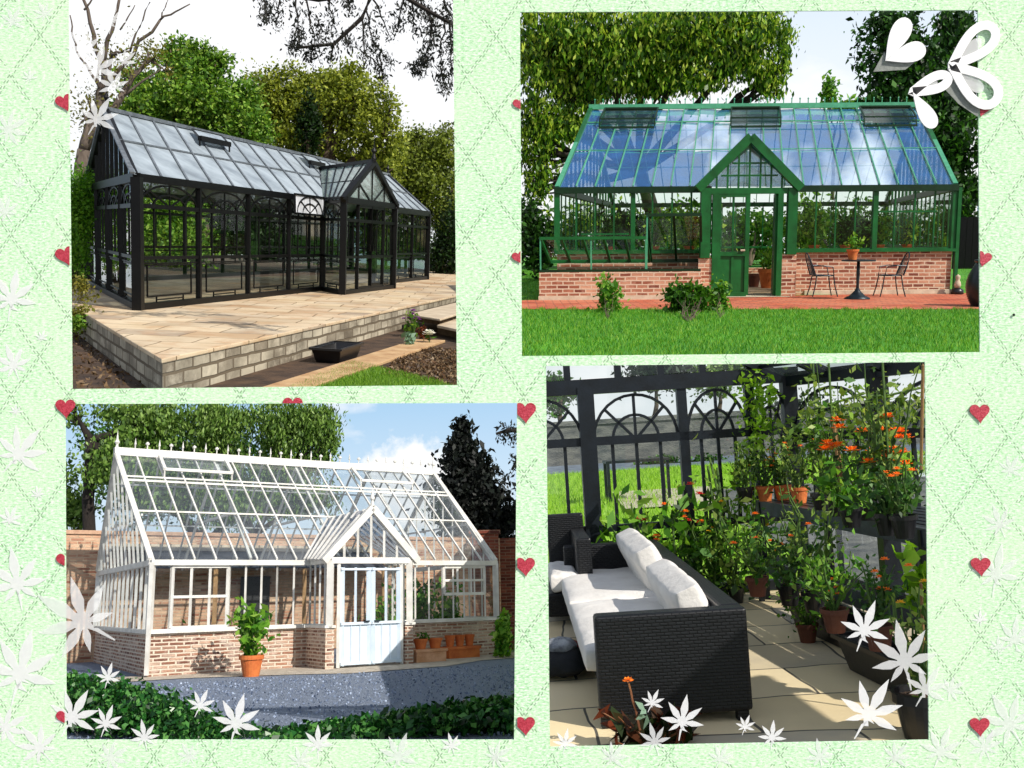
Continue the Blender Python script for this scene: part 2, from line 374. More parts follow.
skymat('sky_overcast', [(0, 'e9edf0'), (.5, 'f6f7f9'), (1, 'fdfdfe')], 'eef0f3', .06, .5, .8, 30, 1.08)
skysheet(D1, 'sky_overcast', 70)
groundsheet(D1, 'soil', -.42, 69)

# --- the greenhouse itself
o1 = Vector((-5.872, 15.852, 0)); h1 = rad(78.97); A1 = Vector((math.cos(h1), math.sin(h1), 0)); hb = rad(78.97 + 90 - 50.6 + 0); 
B1 = Vector((-math.sin(h1 - rad(50.6)), math.cos(h1 - rad(50.6)), 0)); L1, W1, E1, R1 = 16.67, 7.24, 2.07, 3.42
def G1(u, v, z): return o1 + A1 * u + B1 * v + Vector((0, 0, z))
g1 = root(D1, 'greenhouse', o1, 'long black metal greenhouse with arched glazing and gabled porch on a stone terrace', 'greenhouse')
def beam(par, a, b, w, h=None, m='black_paint', name='beam', D=None): return MB().bar(a, b, w, h).build(D or D1, name, m, par)
for (u, v) in ((0, 0), (L1, 0), (0, W1), (L1, W1)): beam(g1, G1(u, v, 0), G1(u, v, E1), .15, name='corner_post')
P0, P1_, PP = 7.75, 11.4, 1.45
beam(g1, G1(0, 0, E1), G1(P0, 0, E1), .11, .12, name='gutter'); beam(g1, G1(P1_, 0, E1), G1(L1, 0, E1), .13, .16, name='gutter')
beam(g1, G1(0, 0, .05), G1(P0, 0, .05), .12, .1, name='sill'); beam(g1, G1(P1_, 0, .05), G1(L1, 0, .05), .12, .1, name='sill')
for a, b in (((0, 0), (0, W1)), ((L1, 0), (L1, W1)), ((0, W1), (L1, W1))):
    beam(g1, G1(*a, E1), G1(*b, E1), .12, .14, name='gutter'); beam(g1, G1(*a, .05), G1(*b, .05), .12, .1, name='sill')
def bay1(par, F, u0, u1, dense=False, simple=False):
    """one bay: F(u, z) -> point. arched head, tall panes, fretwork panel below"""
    mid, band = .82, 1.64; w = u1 - u0; c = (u0 + u1) / 2
    mb = MB(); B = lambda a, b, t=.035: mb.bar(F(*a), F(*b), t)
    B((u0, mid), (u1, mid), .055); B((u0, band), (u1, band), .07); B((u0, mid - .09), (u1, mid - .09), .022)
    n = 4 if not simple else 3
    for i in range(1, n): B((u0 + w * i / n, mid), (u0 + w * i / n, band), .028)
    if not simple:
        x0, x1, z0, z1 = u0 + .14 * w, u1 - .14 * w, .2, .7
        for a, b in (((x0, z0), (x1, z0)), ((x0, z1), (x1, z1)), ((x0, z0), (x0, z1)), ((x1, z0), (x1, z1))): B(a, b, .024)
        for q in (.28, .72): B((u0 + w * q, .08), (u0 + w * q, z0), .022); B((u0 + w * q, z1), (u0 + w * q, mid), .022)
        B((u0 + .28 * w, .14), (u0 + .72 * w, .14), .02)
        hb = E1 - band - .08
        for k, rr in ((0, w * .46), (0, w * .26)):
            pts = [F(c + rr * math.cos(t), band + min(1, rr / (w * .46)) * hb * math.sin(t)) for t in [math.pi * i / 12 for i in range(13)]]
            for i in range(12): mb.bar(pts[i], pts[i + 1], .028)
        for t in (.25, .5, .75): B((c, band), (c + w * .44 * math.cos(math.pi * t), band + hb * math.sin(math.pi * t)), .024)
        for q in (0, 1): B((c + (q * 2 - 1) * w * .46, band + hb), (c + (q * 2 - 1) * w * .2, band), .02)
    f = mb.build(D1, 'window', 'black_paint', par)
    MB().poly([F(u0, .08), F(u1, .08), F(u1, E1), F(u0, E1)]).build(D1, 'glass', 'glass_clear', f)
def posts1(F, us, name='post'):
    for u in us: beam(g1, F(u, 0), F(u, E1), .085, name=name)
FF = lambda u, z: G1(u, 0, z); FB = lambda u, z: G1(u, W1, z); FL = lambda v, z: G1(0, v, z); FR = lambda v, z: G1(L1, v, z)
us = [P0 * i / 4 for i in range(5)]; ur = [P1_ + (L1 - P1_) * i / 3 for i in range(4)]
for a, b in zip(us, us[1:]): bay1(g1, FF, a, b)
for a, b in zip(ur, ur[1:]): bay1(g1, FF, a, b)
posts1(FF, us[1:] + ur[:-1])
for i in range(8): bay1(g1, FB, L1 * i / 8, L1 * (i + 1) / 8, simple=True)
posts1(FB, [L1 * i / 8 for i in range(1, 8)])
for i in range(4): bay1(g1, FL, W1 * i / 4, W1 * (i + 1) / 4); bay1(g1, FR, W1 * i / 4, W1 * (i + 1) / 4, simple=True)
posts1(FL, [W1 * i / 4 for i in (1, 2, 3)]); posts1(FR, [W1 * i / 4 for i in (1, 2, 3)])
def slope1(vA, vB, name, m):
    a, b, c, d = G1(-.12, vA, E1 + .06), G1(L1 + .12, vA, E1 + .06), G1(L1 + .12, vB, R1), G1(-.12, vB, R1); mb = MB(); n = 20
    for i in range(n + 1):
        t = i / n; mb.bar(a.lerp(b, t), d.lerp(c, t), .07 if i in (0, n) else .028, .03)
    for t in (.48,): mb.bar(a.lerp(d, t), b.lerp(c, t), .03, .03)
    f = mb.build(D1, name, 'roof_bar', g1); MB().poly([p - Vector((0, 0, .02)) for p in (a, b, c, d)]).build(D1, 'glass', m, f); return f
slope1(0, W1 / 2, 'roof', 'roof_grey'); slope1(W1, W1 / 2, 'roof', 'roof_grey')
MB().bar(G1(-.15, W1 / 2, R1 + .02), G1(L1 + .15, W1 / 2, R1 + .02), .08, .07).build(D1, 'ridge', 'roof_bar', g1)
mb = MB(); mb.bar(G1(5.9, -.28, 2.12), G1(7.55, -.28, 2.12), .04); mb.bar(G1(5.9, -.32, 1.72), G1(7.55, -.32, 1.72), .04); mb.bar(G1(5.9, -.28, 2.12), G1(5.9, -.32, 1.72), .04); mb.bar(G1(7.55, -.28, 2.12), G1(7.55, -.32, 1.72), .04)
for rr in (.7, .4):
    pts = [G1(6.72 + rr * math.cos(math.pi * i / 10), -.3, 1.74 + .36 * rr / .7 * math.sin(math.pi * i / 10)) for i in range(11)]
    for i in range(10): mb.bar(pts[i], pts[i + 1], .025)
for t in (.25, .5, .75): mb.bar(G1(6.72, -.3, 1.74), G1(6.72 + .7 * math.cos(math.pi * t), -.3, 1.74 + .34 * math.sin(math.pi * t)), .022)
f = mb.build(D1, 'open_fanlight', 'black_paint', g1); tag(f, 'tilted fanlight pane painted pale as if catching the sky'); MB().poly([G1(5.9, -.27, 2.12), G1(5.9, -.31, 1.72), G1(7.55, -.31, 1.72), G1(7.55, -.27, 2.12)]).build(D1, 'glass', 'pane_painted_sky', f)
for u in (0, L1):
    mb = MB()
    for i in range(1, 12):
        v = W1 * i / 12; z = E1 + (R1 - E1) * (1 - abs(2 * v / W1 - 1)); mb.bar(G1(u, v, E1), G1(u, v, z), .05)
    mb.bar(G1(u, 0, E1), G1(u, W1 / 2, R1), .07); mb.bar(G1(u, W1, E1), G1(u, W1 / 2, R1), .11)
    f = mb.build(D1, 'gable', 'black_paint', g1); MB().poly([G1(u, 0, E1), G1(u, W1, E1), G1(u, W1 / 2, R1)]).build(D1, 'glass', 'glass_clear', f)
    MB().lathe([(.0, 0), (.05, .02), (.03, .12), (.06, .17), (.015, .25), (.0, .42)], G1(u, W1 / 2, R1 + .05), 8).build(D1, 'finial', 'black_paint', g1)
def vent1(u0, u1):
    f0 = .62; P = lambda u, t, dz: G1(u, W1 / 2 * t, E1 + (R1 - E1) * t + dz); mb = MB()
    a, b, c, d = P(u0, .68, .16), P(u1, .68, .16), P(u1, .9, .1), P(u0, .9, .1)
    mb.bar(a, b, .09, .1)
    for x, y in ((b, c), (c, d), (d, a)): mb.bar(x, y, .03, .03)
    mb.bar(P(u0, .68, .0), a, .03); mb.bar(P(u1, .68, .0), b, .03)
    f = mb.build(D1, 'roof_vent', 'black_paint', g1); MB().poly([a, b, c, d]).build(D1, 'glass', 'roof_grey', f)
vent1(3.0, 4.3); vent1(8.8, 9.8)
# porch
def Q(u, p, z): return G1(u, -p, z)
um = (P0 + P1_) / 2; pz = 3.02
for u in (P0, P1_): beam(g1, Q(u, PP, 0), Q(u, PP, E1), .14, name='porch_post'); beam(g1, Q(u, 0, 0), Q(u, 0, E1), .12, name='porch_post'); beam(g1, Q(u, PP + .1, E1), Q(u, 0, E1), .12, .14, name='gutter'); beam(g1, Q(u, PP, .05), Q(u, 0, .05), .12, .1, name='sill')
bay1(g1, lambda p, z: Q(P0, p, z), 0, PP); bay1(g1, lambda p, z: Q(P1_, p, z), 0, PP)
w3 = (P1_ - P0) / 4
bay1(g1, lambda u, z: Q(u, PP, z), P0, P0 + w3, simple=True); bay1(g1, lambda u, z: Q(u, PP, z), P1_ - w3, P1_, simple=True)
beam(g1, Q(P0, PP, E1), Q(P1_, PP, E1), .12, .14, name='porch_beam'); beam(g1, Q(P0, PP, .05), Q(P1_, PP, .05), .12, .08, name='sill')
for k, (a, b) in enumerate(((P0 + w3, um), (um, P1_ - w3))):
    mb = MB(); F = lambda u, z: Q(u, PP, z)
    for x, y in (((a, .1), (b, .1)), ((b, .1), (b, 1.98)), ((b, 1.98), (a, 1.98)), ((a, 1.98), (a, .1)), ((a, .82), (b, .82)), ((a, 1.64), (b, 1.64))): mb.bar(F(*x), F(*y), .075)
    mb.bar(F((a + b) / 2, .85), F((a + b) / 2, 2.08), .03)
    dd = mb.build(D1, 'door', 'black_paint', g1); MB().poly([F(a, .1), F(b, .1), F(b, 2.08), F(a, 2.08)]).build(D1, 'glass', 'glass_clear', dd)
    hx = um + (.12 if k else -.12); MB().tube([Q(hx, PP + .06, .95), Q(hx, PP + .08, 1.1)], .02, 6).build(D1, 'handle', 'black_paint', dd)
mb = MB(); mb.bar(Q(P0 - .1, PP + .05, E1), Q(um, PP + .05, pz), .12, .12); mb.bar(Q(P1_ + .1, PP + .05, E1), Q(um, PP + .05, pz), .12, .12)
for t in (.25, .5, .75):
    u = P0 + (P1_ - P0) * t; mb.bar(Q(u, PP, E1), Q(u, PP, E1 + (pz - E1) * (1 - abs(2 * t - 1))), .05)
for a, b in (((um, E1), (P0 + .9, E1 + .42)), ((um, E1), (P1_ - .9, E1 + .42))): mb.bar(Q(a[0], PP, a[1]), Q(b[0], PP, b[1]), .04)
f = mb.build(D1, 'gable', 'black_paint', g1); MB().poly([Q(P0, PP, E1), Q(P1_, PP, E1), Q(um, PP, pz)]).build(D1, 'glass', 'roof_green_glass', f)
vr = -W1 / 2 * (pz - E1) / (R1 - E1)
for s_, u in ((1, P0 - .12), (-1, P1_ + .12)):
    mb = MB(); a, b, c, d = Q(u, PP + .12, E1), Q(um, PP + .12, pz), Q(um, vr, pz), Q(u, 0, E1)
    for i in range(7): t = i / 6; mb.bar(a.lerp(d, t), b.lerp(c, t), .035)
    mb.bar(a.lerp(b, .5), d.lerp(c, .5), .025)
    f = mb.build(D1, 'porch_roof', 'black_paint', g1); MB().poly([a, b, c, d]).build(D1, 'glass', 'roof_green_glass', f)
beam(g1, Q(um, PP + .15, pz + .03), Q(um, vr, pz + .03), .08, name='ridge')
MB().lathe([(.0, 0), (.06, .03), (.03, .14), (.07, .2), (.02, .28), (.0, .5)], Q(um, PP + .1, pz + .05), 8).build(D1, 'finial', 'black_paint', g1)

# --- terrace slab and retaining wall
tc_ = D1.g(161.6, 359); tr_ = D1.g(466, 293.3); tl_ = D1.g(76, 305.5)
t1 = root(D1, 'terrace', tc_, 'raised sandstone terrace with rough stone retaining wall under the black greenhouse', 'terrace')
tl_ = D1.g(60, 298.5)
slab = [tc_, tr_, D1.g(466, 270), D1.g(60, 283), tl_]
MB().hexa([p + Vector((0, 0, -.05)) for p in slab], [p for p in slab]).build(D1, 'paving', 'sandstone_paving', t1, bevel=.012)
dl = (tl_ - tc_).normalized(); dr = (tr_ - tc_).normalized(); ins = (dl + dr).normalized() * .05
mb = MB()
for a, b in ((tc_, tr_), (tl_, tc_)):
    a2, b2 = a + ins, b + ins; mb.hexa([Vector((p.x, p.y, -.42)) for p in (a2, b2, b2 + ins * 6, a2 + ins * 6)], [Vector((p.x, p.y, -.052)) for p in (a2, b2, b2 + ins * 6, a2 + ins * 6)])
mb.build(D1, 'retaining_wall', 'terrace_stone', t1)
# low path of slabs at its foot, lawn, flower bed
k0, k1 = D1.g(255, 392, -.41), D1.g(416, 341, -.41); kk = Vector((.5, .05, 0))
mb = MB(); n = 9
for i in range(n):
    a, b = k0.lerp(k1, i / n), k0.lerp(k1, (i + .96) / n); mb.hexa([Vector((p.x, p.y, -.42)) for p in (a, a + kk, b + kk, b)], [Vector((p.x, p.y, -.375)) for p in (a, a + kk, b + kk, b)])
tag(mb.build(D1, 'path', 'kerb_sandstone', None, (0, 0, 0), bevel=.01), kind='structure')
lp = [D1.g(283, 392, -.41), D1.g(463, 392, -.41), D1.g(440, 382, -.41), D1.g(375, 367, -.41), D1.g(352, 363, -.41)]
sheet(D1, 'lawn', lp, 'lawn_base', -.412)
def inpoly(P, poly):
    x, y = P[:, 0], P[:, 1]; c = np.zeros(len(P), bool); j = len(poly) - 1
    for i in range(len(poly)):
        xi, yi, xj, yj = poly[i][0], poly[i][1], poly[j][0], poly[j][1]
        c ^= ((yi > y) != (yj > y)) & (x < (xj - xi) * (y - yi) / (yj - yi + 1e-12) + xi); j = i
    return c
def scatter(poly, n, z):
    xs = [p[0] for p in poly]; ys = [p[1] for p in poly]
    P = np.stack([RNG.uniform(min(xs), max(xs), n), RNG.uniform(min(ys), max(ys), n), np.full(n, z)], 1); return P[inpoly(P, poly)]
grass_blades(D1, 'grass', scatter(lp, 16000, -.41), .05, 'grass_blade')
# leaf litter and clods on the soil
P = scatter([D1.g(60, 392, -.42), D1.g(165, 392, -.42), D1.g(80, 315, -.42), D1.g(60, 312, -.42)], 5000, -.41)
P2 = scatter([D1.g(380, 375, -.42), D1.g(470, 392, -.42), D1.g(470, 352, -.42), D1.g(408, 345, -.42)], 4000, -.41)
leafmat('litter', ['3a2a1c', '6a4e34', '8a7356', '2a1e14'], .1)
tag(leafcloud(D1, 'leaf_litter', np.concatenate([P, P2]), .06, 'litter', None, (0, 0, 0)), kind='stuff')
# stone steps on the right
st = root(D1, 'stone_steps', D1.g(450, 335, -.4), 'pale stone steps with dark risers beside the flower bed at the terrace corner', 'steps')
def quadblock(D, par, name, pxs, z0, z1, m): b = [D.g(x, y, z1) for x, y in pxs]; return MB().hexa([Vector((p.x, p.y, z0)) for p in b], b).build(D, name, m, par, bevel=.012)
plain('step_slab', 'b09e86', 'c9baa2', 3, .85, bmp=.3); plain('step_riser', '4f4030', '6b5844', 5, .9, bmp=.5)
quadblock(D1, st, 'tread', [(408, 314), (440, 319), (466, 311), (466, 300)], -.12, -.08, 'step_slab')
quadblock(D1, st, 'riser', [(410, 314), (439, 318.5), (466, 310.5), (466, 301)], -.24, -.122, 'step_riser')
quadblock(D1, st, 'tread', [(437, 325), (466, 331), (470, 319), (450, 317)], -.25, -.2, 'step_slab')
quadblock(D1, st, 'riser', [(437.5, 324.7), (466, 330.5), (469, 319), (451, 317.5)], -.42, -.252, 'step_riser')
# black trough tub at the wall's foot
tb = D1.g(337, 360, -.42)
def trough(D, base, ang, l, w, h, m, label, cat='tub', name='trough', group=None):
    r = root(D, name, base, label, cat, group); c, s = math.cos(ang), math.sin(ang); F = lambda x, y, z: base + Vector((x * c - y * s, x * s + y * c, z))
    rg = lambda k, z, q=0: [F(x * (l / 2 * k - q), y * (w / 2 * k - q), z) for x, y in ((-1, -1), (1, -1), (1, 1), (-1, 1))]
    mb = MB(); a, b, c_, d = rg(.8, 0), rg(1, h), rg(1, h, .025), rg(.8, .04, .02); v = a + b + c_ + d; k = len(mb.v); mb.v += [tuple(p) for p in v]
    mb.f.append((3, 2, 1, 0))
    for r0 in (0, 4, 8):
        for i in range(4): j = (i + 1) % 4; mb.f.append((r0 + i, r0 + j, r0 + 4 + j, r0 + 4 + i))
    mb.f.append((12, 13, 14, 15)); mb.build(D, 'body', m, r, bevel=.01)
    rim = MB(); R4 = rg(1.04, h)
    for i in range(4): rim.bar(R4[i], R4[(i + 1) % 4], .035, .03)
    rim.build(D, 'rim', m, r); return r
plain('black_plastic', '0d0d0f', '1a1a1c', 9, .35, bmp=.05)
trough(D1, tb, math.atan2(dr.y, dr.x), .95, .42, .2, 'black_plastic', 'black plastic trough standing on the low slabs below the terrace wall')
# flower-bed plants
def flowerplant(D, base, h, leafm, flm, nfl, fs, label, name='flowering_plant', spread=.5, nl=160, ls=.1, cat='plant', group=None, up=.2, stems=7):
    base = Vector(base); r = root(D, name, base, label, cat, group); mb = MB(); tips = []
    for i in range(stems):
        a = random.random() * 6.28; e = base + Vector((math.cos(a), math.sin(a), 0)) * h * spread * random.random() + Vector((0, 0, h * random.uniform(.7, 1.05)))
        limb(mb, base, e, h * .018, h * .008, .15, 4, 5); tips.append(e)
    mb.build(D, 'stem', 'stem_green', r)
    P = []
    for i in range(nl):
        e = random.choice(tips); t = random.random() ** .6; P.append(base.lerp(e, t) + Vector(RNG.normal(size=3)) * h * .13)
    P = np.array([tuple(p) for p in P]); P[:, 2] = np.maximum(P[:, 2], base.z + .01)
    leafcloud(D, 'foliage', P, ls, leafm, r, up=up, aspect=.5)
    if flm:
        for i in range(nfl):
            c = random.choice(tips) + Vector((random.uniform(-.1, .1), random.uniform(-.1, .1), random.uniform(-.05, .12))) * h
            blossom(D, c, fs, flm, r)
    return r
def blossom(D, c, s, m, par):
    if not D.keep(np.array([tuple(c)]))[0]: return
    mb = MB()
    for ring, (el, n, rr) in enumerate(((.1, 9, 1.), (.6, 7, .85), (1.1, 5, .6))):   # petals in three rings round a small dome
        for i in range(n):
            a = 6.283 * (i + ring * .5) / n; w = .42; d = lambda t, e, q: c + Vector((math.cos(t) * math.cos(e), math.sin(t) * math.cos(e), math.sin(e))) * s * q
            mb.poly([d(a, el, .25), d(a - w, el, .8 * rr), d(a, el + .1, 1.05 * rr), d(a + w, el, .8 * rr)])
    mb.build(D, 'blossom', m, par)
plain('stem_green', '3a5a1e', '55702c', 6, .7)
for nme, c_ in (('petal_white', 'f2eedd'), ('petal_purple', '8a2f92'), ('petal_orange', 'ff8410'), ('petal_red', 'cc1a12'), ('petal_yellow', 'f0b818'), ('petal_pink', 'd05a6a')): plain(nme, c_, c_, 3, .6, bmp=0)
flowerplant(D1, D1.g(430, 345, -.42), .22, 'leaf_hedge', 'petal_white', 3, .1, 'small plant with a large creamy white star flower in the flower bed', nl=30, ls=.07, stems=3)
flowerplant(D1, D1.g(413, 337, -.42), .42, 'leaf_mid', 'petal_purple', 9, .05, 'tall plant with purple flowers against the end of the terrace wall', nl=70, ls=.09, spread=.4)
flowerplant(D1, D1.g(408, 347, -.42), .2, 'leaf_pale', None, 0, .1, 'pale blue-green leafy plant in front of the purple flowers', nl=90, ls=.11) if leafmat('leaf_pale', ['7a9a86', '9ab8a2', '5f8068']) else None
flowerplant(D1, D1.g(423, 341, -.42), .26, 'leaf_rust', None, 0, .1, 'reddish brown leafy plant beside the white star flower', nl=80, ls=.08) if leafmat('leaf_rust', ['6a2a1a', '8a4a2a', '4a2416']) else None

# --- shrubs and trees
def shrub(D, name, label, blobs, mleaf, leaf, base=None, clumps=16, cat='shrub', group=None, aspect=.6, spread=.28, hollow=.5, mb_='bark', droop=0.):
    b0 = blobs[0]; c = D.d(b0[0], b0[1], b0[2]); base = Vector((c.x, c.y, 0)) if base is None else Vector(base)
    r = root(D, name, base, label, cat, group); allp = []; t = MB()
    for (px, py, dep, rx, ry, n) in blobs:
        c = D.d(px, py, dep); k = dep / FPX; p, q = blobpts(c, (rx * k, min(rx, ry) * k, ry * k), n, clumps, spread, hollow); allp.append(p)
        for x in q[::3]: limb(t, base, x, .03 * rx * k, .008 * rx * k, .1, 4, 5)
    P = np.concatenate(allp); P = P[P[:, 2] > base.z + .01]
    leafcloud(D, 'foliage', P, leaf * b0[2] / FPX, mleaf, r, aspect=aspect, droop=droop); t.build(D, 'stem', mb_, r); return r
shrub(D1, 'hedge', 'bright green clipped hedge at the left gable of the black greenhouse', [(80, 202, 21, 30, 34, 7000), (72, 235, 21, 26, 34, 4000), (96, 190, 22, 14, 14, 900)], 'leaf_sun', 3.2, D1.d(72, 290, 21), cat='hedge')
shrub(D1, 'shrub', 'low loose shrub growing beside the left edge of the terrace', [(76, 318, 15, 14, 15, 700), (84, 290, 16, 14, 14, 500)], 'leaf_autumn', 3.4, D1.g(74, 322, -.42))
shrub(D1, 'shrub', 'dark green shrub at the foot of the terrace, left of its corner', [(74, 322, 14.5, 12, 10, 500)], 'leaf_mid', 3.6, D1.g(76, 330, -.42))
# trees behind, left to right
tree(D1, 'bare_tree', 'tall bare tree with pale branches at the far left behind the greenhouse', D1.d(80, 250, 34),
     [(112, 55, 34, 34, 30, 350), (92, 110, 34, 24, 30, 500), (150, 60, 35, 22, 22, 380)], 'leaf_autumn', 'bark_pale', 3.2, .3, split=D1.d(84, 150, 34), clumps=16) if plain('bark_pale', '4a3f36', '6e6258', 5, .9, bmp=.6, stretch=(1, 1, .3)) else None
mb = MB()
bt = root(D1, 'bare_tree', D1.d(108, 250, 36), 'slender leafless tree reaching above the left end of the roof', 'tree')
for (a, b, r0) in (((108, 250), (104, 60), .2), ((104, 60), (120, -4), .09), ((104, 70), (82, -4), .1), ((103, 90), (160, 20), .09), ((160, 20), (190, 4), .04), ((130, 52), (150, 2), .04), ((84, 10), (96, -5), .04), ((160, 20), (168, 0), .03), ((120, 30), (135, 5), .03), ((105, 95), (76, 50), .06), ((76, 50), (70, 15), .04)):
    limb(mb, D1.d(*a, 36), D1.d(*b, 36), r0, r0 * .5, .08, 6, 7)
mb.build(D1, 'trunk', 'bark_pale', bt, smooth=True)
tree(D1, 'broadleaf_tree', 'rounded mid-green tree behind the left half of the grey roof', D1.d(200, 240, 40),
     [(205, 105, 40, 52, 44, 14000), (165, 112, 40, 36, 42, 7500), (245, 125, 40, 36, 40, 7500), (200, 62, 40, 32, 22, 3600), (130, 120, 39, 30, 40, 5000), (175, 60, 41, 26, 24, 2000), (130, 78, 41, 22, 22, 900)], 'leaf_mid', 'bark', 4.2, .4, clumps=44, spread=.15, density=.66)
tree(D1, 'broadleaf_tree', 'wide yellow-green spring tree behind the middle of the black greenhouse', D1.d(320, 240, 44),
     [(320, 125, 44, 62, 50, 15000), (290, 92, 44, 36, 28, 4600), (350, 98, 44, 38, 34, 6200), (385, 135, 43, 28, 44, 5400), (262, 108, 44, 32, 44, 5200), (328, 84, 44, 40, 18, 2800), (380, 170, 43, 30, 30, 3000)], 'leaf_yellow', 'bark', 3.6, .5, clumps=50, spread=.14, hollow=.55, density=.7)
tree(D1, 'broadleaf_tree', 'dark ivy-covered tree standing inside the yellow-green canopy', D1.d(308, 240, 42), [(308, 140, 42, 13, 34, 2600)], 'leaf_dark', 'bark', 3.6, .3)
tree(D1, 'broadleaf_tree', 'olive-green tree right of the porch and behind the roof end', D1.d(420, 250, 48),
     [(420, 180, 48, 46, 48, 13000), (442, 152, 48, 26, 28, 4400), (398, 190, 48, 32, 42, 5600), (446, 205, 48, 28, 50, 6600), (412, 150, 48, 26, 24, 2600)], 'leaf_olive', 'bark', 3.4, .4, clumps=46, spread=.15, density=.75) if leafmat('leaf_olive', ['4c5e1e', '75852e', '9aa846', '38491a']) else None
shrub(D1, 'hedge', 'tall dark evergreen hedge at the right end of the black greenhouse', [(452, 245, 38, 14, 36, 4200), (440, 262, 38, 10, 22, 1500)], 'leaf_dark', 3, D1.d(450, 282, 38), cat='hedge')
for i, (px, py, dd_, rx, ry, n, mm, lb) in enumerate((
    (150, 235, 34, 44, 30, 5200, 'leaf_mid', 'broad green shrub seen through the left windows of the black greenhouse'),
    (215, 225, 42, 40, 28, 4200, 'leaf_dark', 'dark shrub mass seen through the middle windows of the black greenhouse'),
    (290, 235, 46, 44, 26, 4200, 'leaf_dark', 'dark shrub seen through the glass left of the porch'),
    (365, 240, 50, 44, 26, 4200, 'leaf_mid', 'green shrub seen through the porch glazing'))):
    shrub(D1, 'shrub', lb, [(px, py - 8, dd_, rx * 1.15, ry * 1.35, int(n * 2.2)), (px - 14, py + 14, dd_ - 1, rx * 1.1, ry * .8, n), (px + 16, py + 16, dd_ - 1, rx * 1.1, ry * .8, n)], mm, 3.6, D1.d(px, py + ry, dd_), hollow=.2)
shrub(D1, 'shrub', 'dark evergreen shrub low behind the right end of the black greenhouse', [(405, 250, 46, 26, 26, 3600), (428, 262, 44, 18, 18, 1500)], 'leaf_dark', 3.4, D1.d(410, 284, 46), hollow=.2)
shrub(D1, 'shrub', 'green shrub behind the left gable of the black greenhouse, low down', [(100, 255, 32, 30, 26, 3600), (84, 270, 30, 20, 16, 1200)], 'leaf_mid', 3.4, D1.d(96, 288, 32), hollow=.2)
# overhanging conifer boughs (top right)
def bough(name, label, D, pts, dep, twigs, n, leaf, m='leaf_conifer'):
    r = root(D, name, D.d(*pts[0], dep), label, 'branch'); mb = MB(); P = []
    Q = [D.d(x, y, dep) for x, y in pts]; mb.tube(Q, [.03 * dep / 12 * (1 - .6 * i / len(Q)) for i in range(len(Q))], 6)
    for (a, b) in twigs:
        a, b = D.d(*a, dep + random.uniform(-.4, .4)), D.d(*b, dep + random.uniform(-.4, .4)); q = limb(mb, a, b, .012 * dep / 12, .004, .12, 5, 5)
        for i in range(n):
            t = random.random() ** .8; c = a.lerp(b, t); P.append(tuple(c + Vector(RNG.normal(size=3)) * .0042 * dep * (1.1 - .3 * t)))
    mb.build(D, 'twig', 'bark_dark', r); leafcloud(D, 'foliage', np.array(P), leaf * dep / FPX, m, r, droop=.6, aspect=.35); return r
bough('conifer_bough', 'dark drooping conifer bough hanging in from the top edge, left one', D1, [(285, -6), (318, 0), (352, -4)], 13,
      [((262, -4), (270, 20)), ((280, -4), (276, 28)), ((296, -4), (300, 44)), ((306, -2), (320, 62)), ((330, -2), (333, 40)), ((300, 30), (292, 46)), ((312, 44), (310, 62)), ((318, 20), (322, 44)), ((268, 4), (262, 22)), ((345, -4), (350, 12))], 130, 4.)
bough('conifer_bough', 'long thin conifer bough crossing down from the top edge towards the spring tree', D1, [(372, -6), (362, 18), (334, 44), (296, 48)], 13.5,
      [((362, 18), (364, 70)), ((366, 10), (376, 50)), ((372, 40), (392, 66)), ((364, 50), (384, 74)), ((345, 36), (350, 48)), ((372, -2), (392, 40)), ((334, 44), (330, 64)), ((380, 52), (384, 84)), ((300, 46), (290, 48))], 110, 4.)
bough('conifer_bough', 'thick dark conifer bough hanging down the right side of the sky', D1, [(400, -6), (430, 12), (452, 24), (462, 40)], 12,
      [((404, -2), (398, 30)), ((412, 2), (416, 34)), ((428, 6), (434, 44)), ((436, 12), (424, 62)), ((444, 18), (440, 80)), ((450, 22), (452, 86)), ((456, 20), (457, 60)), ((430, 44), (418, 76)), ((440, 66), (446, 92)), ((420, -2), (430, 20)), ((444, 0), (455, 26)), ((434, 58), (410, 70))], 150, 4.4)
# ================================================================ VIEW 2: green greenhouse on a brick plinth behind a lawn
D2 = Diorama(8.211, -.427, 1.199, 1.2, [(520, 12), (978, 10), (980, 352), (522, 356)])
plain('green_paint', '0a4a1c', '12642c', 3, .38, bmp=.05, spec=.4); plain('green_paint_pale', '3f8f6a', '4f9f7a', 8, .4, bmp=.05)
plain('green_dark', '07240f', '0b3016', 8, .45, bmp=.05, spec=.3)
glass('glass_green', (.9, .96, .92), .03); glass('roof_sky', (.82, .9, .95), .66, .01, .22, (.06, .24, .68), 1.4, gtint=(.9, 1.0, 1.0))  # roof_sky: its blue diffuse share paints extra sky reflection into the panes
brick('red_brick', '6e3426', ('a8674c', 'cf9e80'), 'cdb8a0', .225, .078, .014, '7a4a38', .3, .9, .5, lightpatch='cfa48a', bs=.6)
brick('red_pavers', '8e3a24', ('c9623c', 'b04a2c'), '7a4a3a', .32, .16, .014, 'd08a68', .5, .9, bs=.4)
brick('beige_tiles', 'c9a07a', ('dcb48c', 'b88f68'), 'a5825e', .45, .45, .008, 'e0c4a0', .3, .7, 0, bs=.1)
plain('lawn2', '2f7212', '5aa024', .7, .95, bmp=.6, bscale=40, lo=.3, hi=.7)
leafmat('blade2', ['24620e', '468e1a', '6eae2c', 'a0c044'], .3)
leafmat('leaf_bright', ['1a3808', '386414', '669424', 'a0c43e', 'cad85a'], .42, .35); leafmat('leaf_deep', ['0e2409', '1c3e12', '34621e', '50842c'], .3)
leafmat('leaf_vine', ['2c5a12', '4f8a20', '7cb036', 'a6cc5a'], .4)
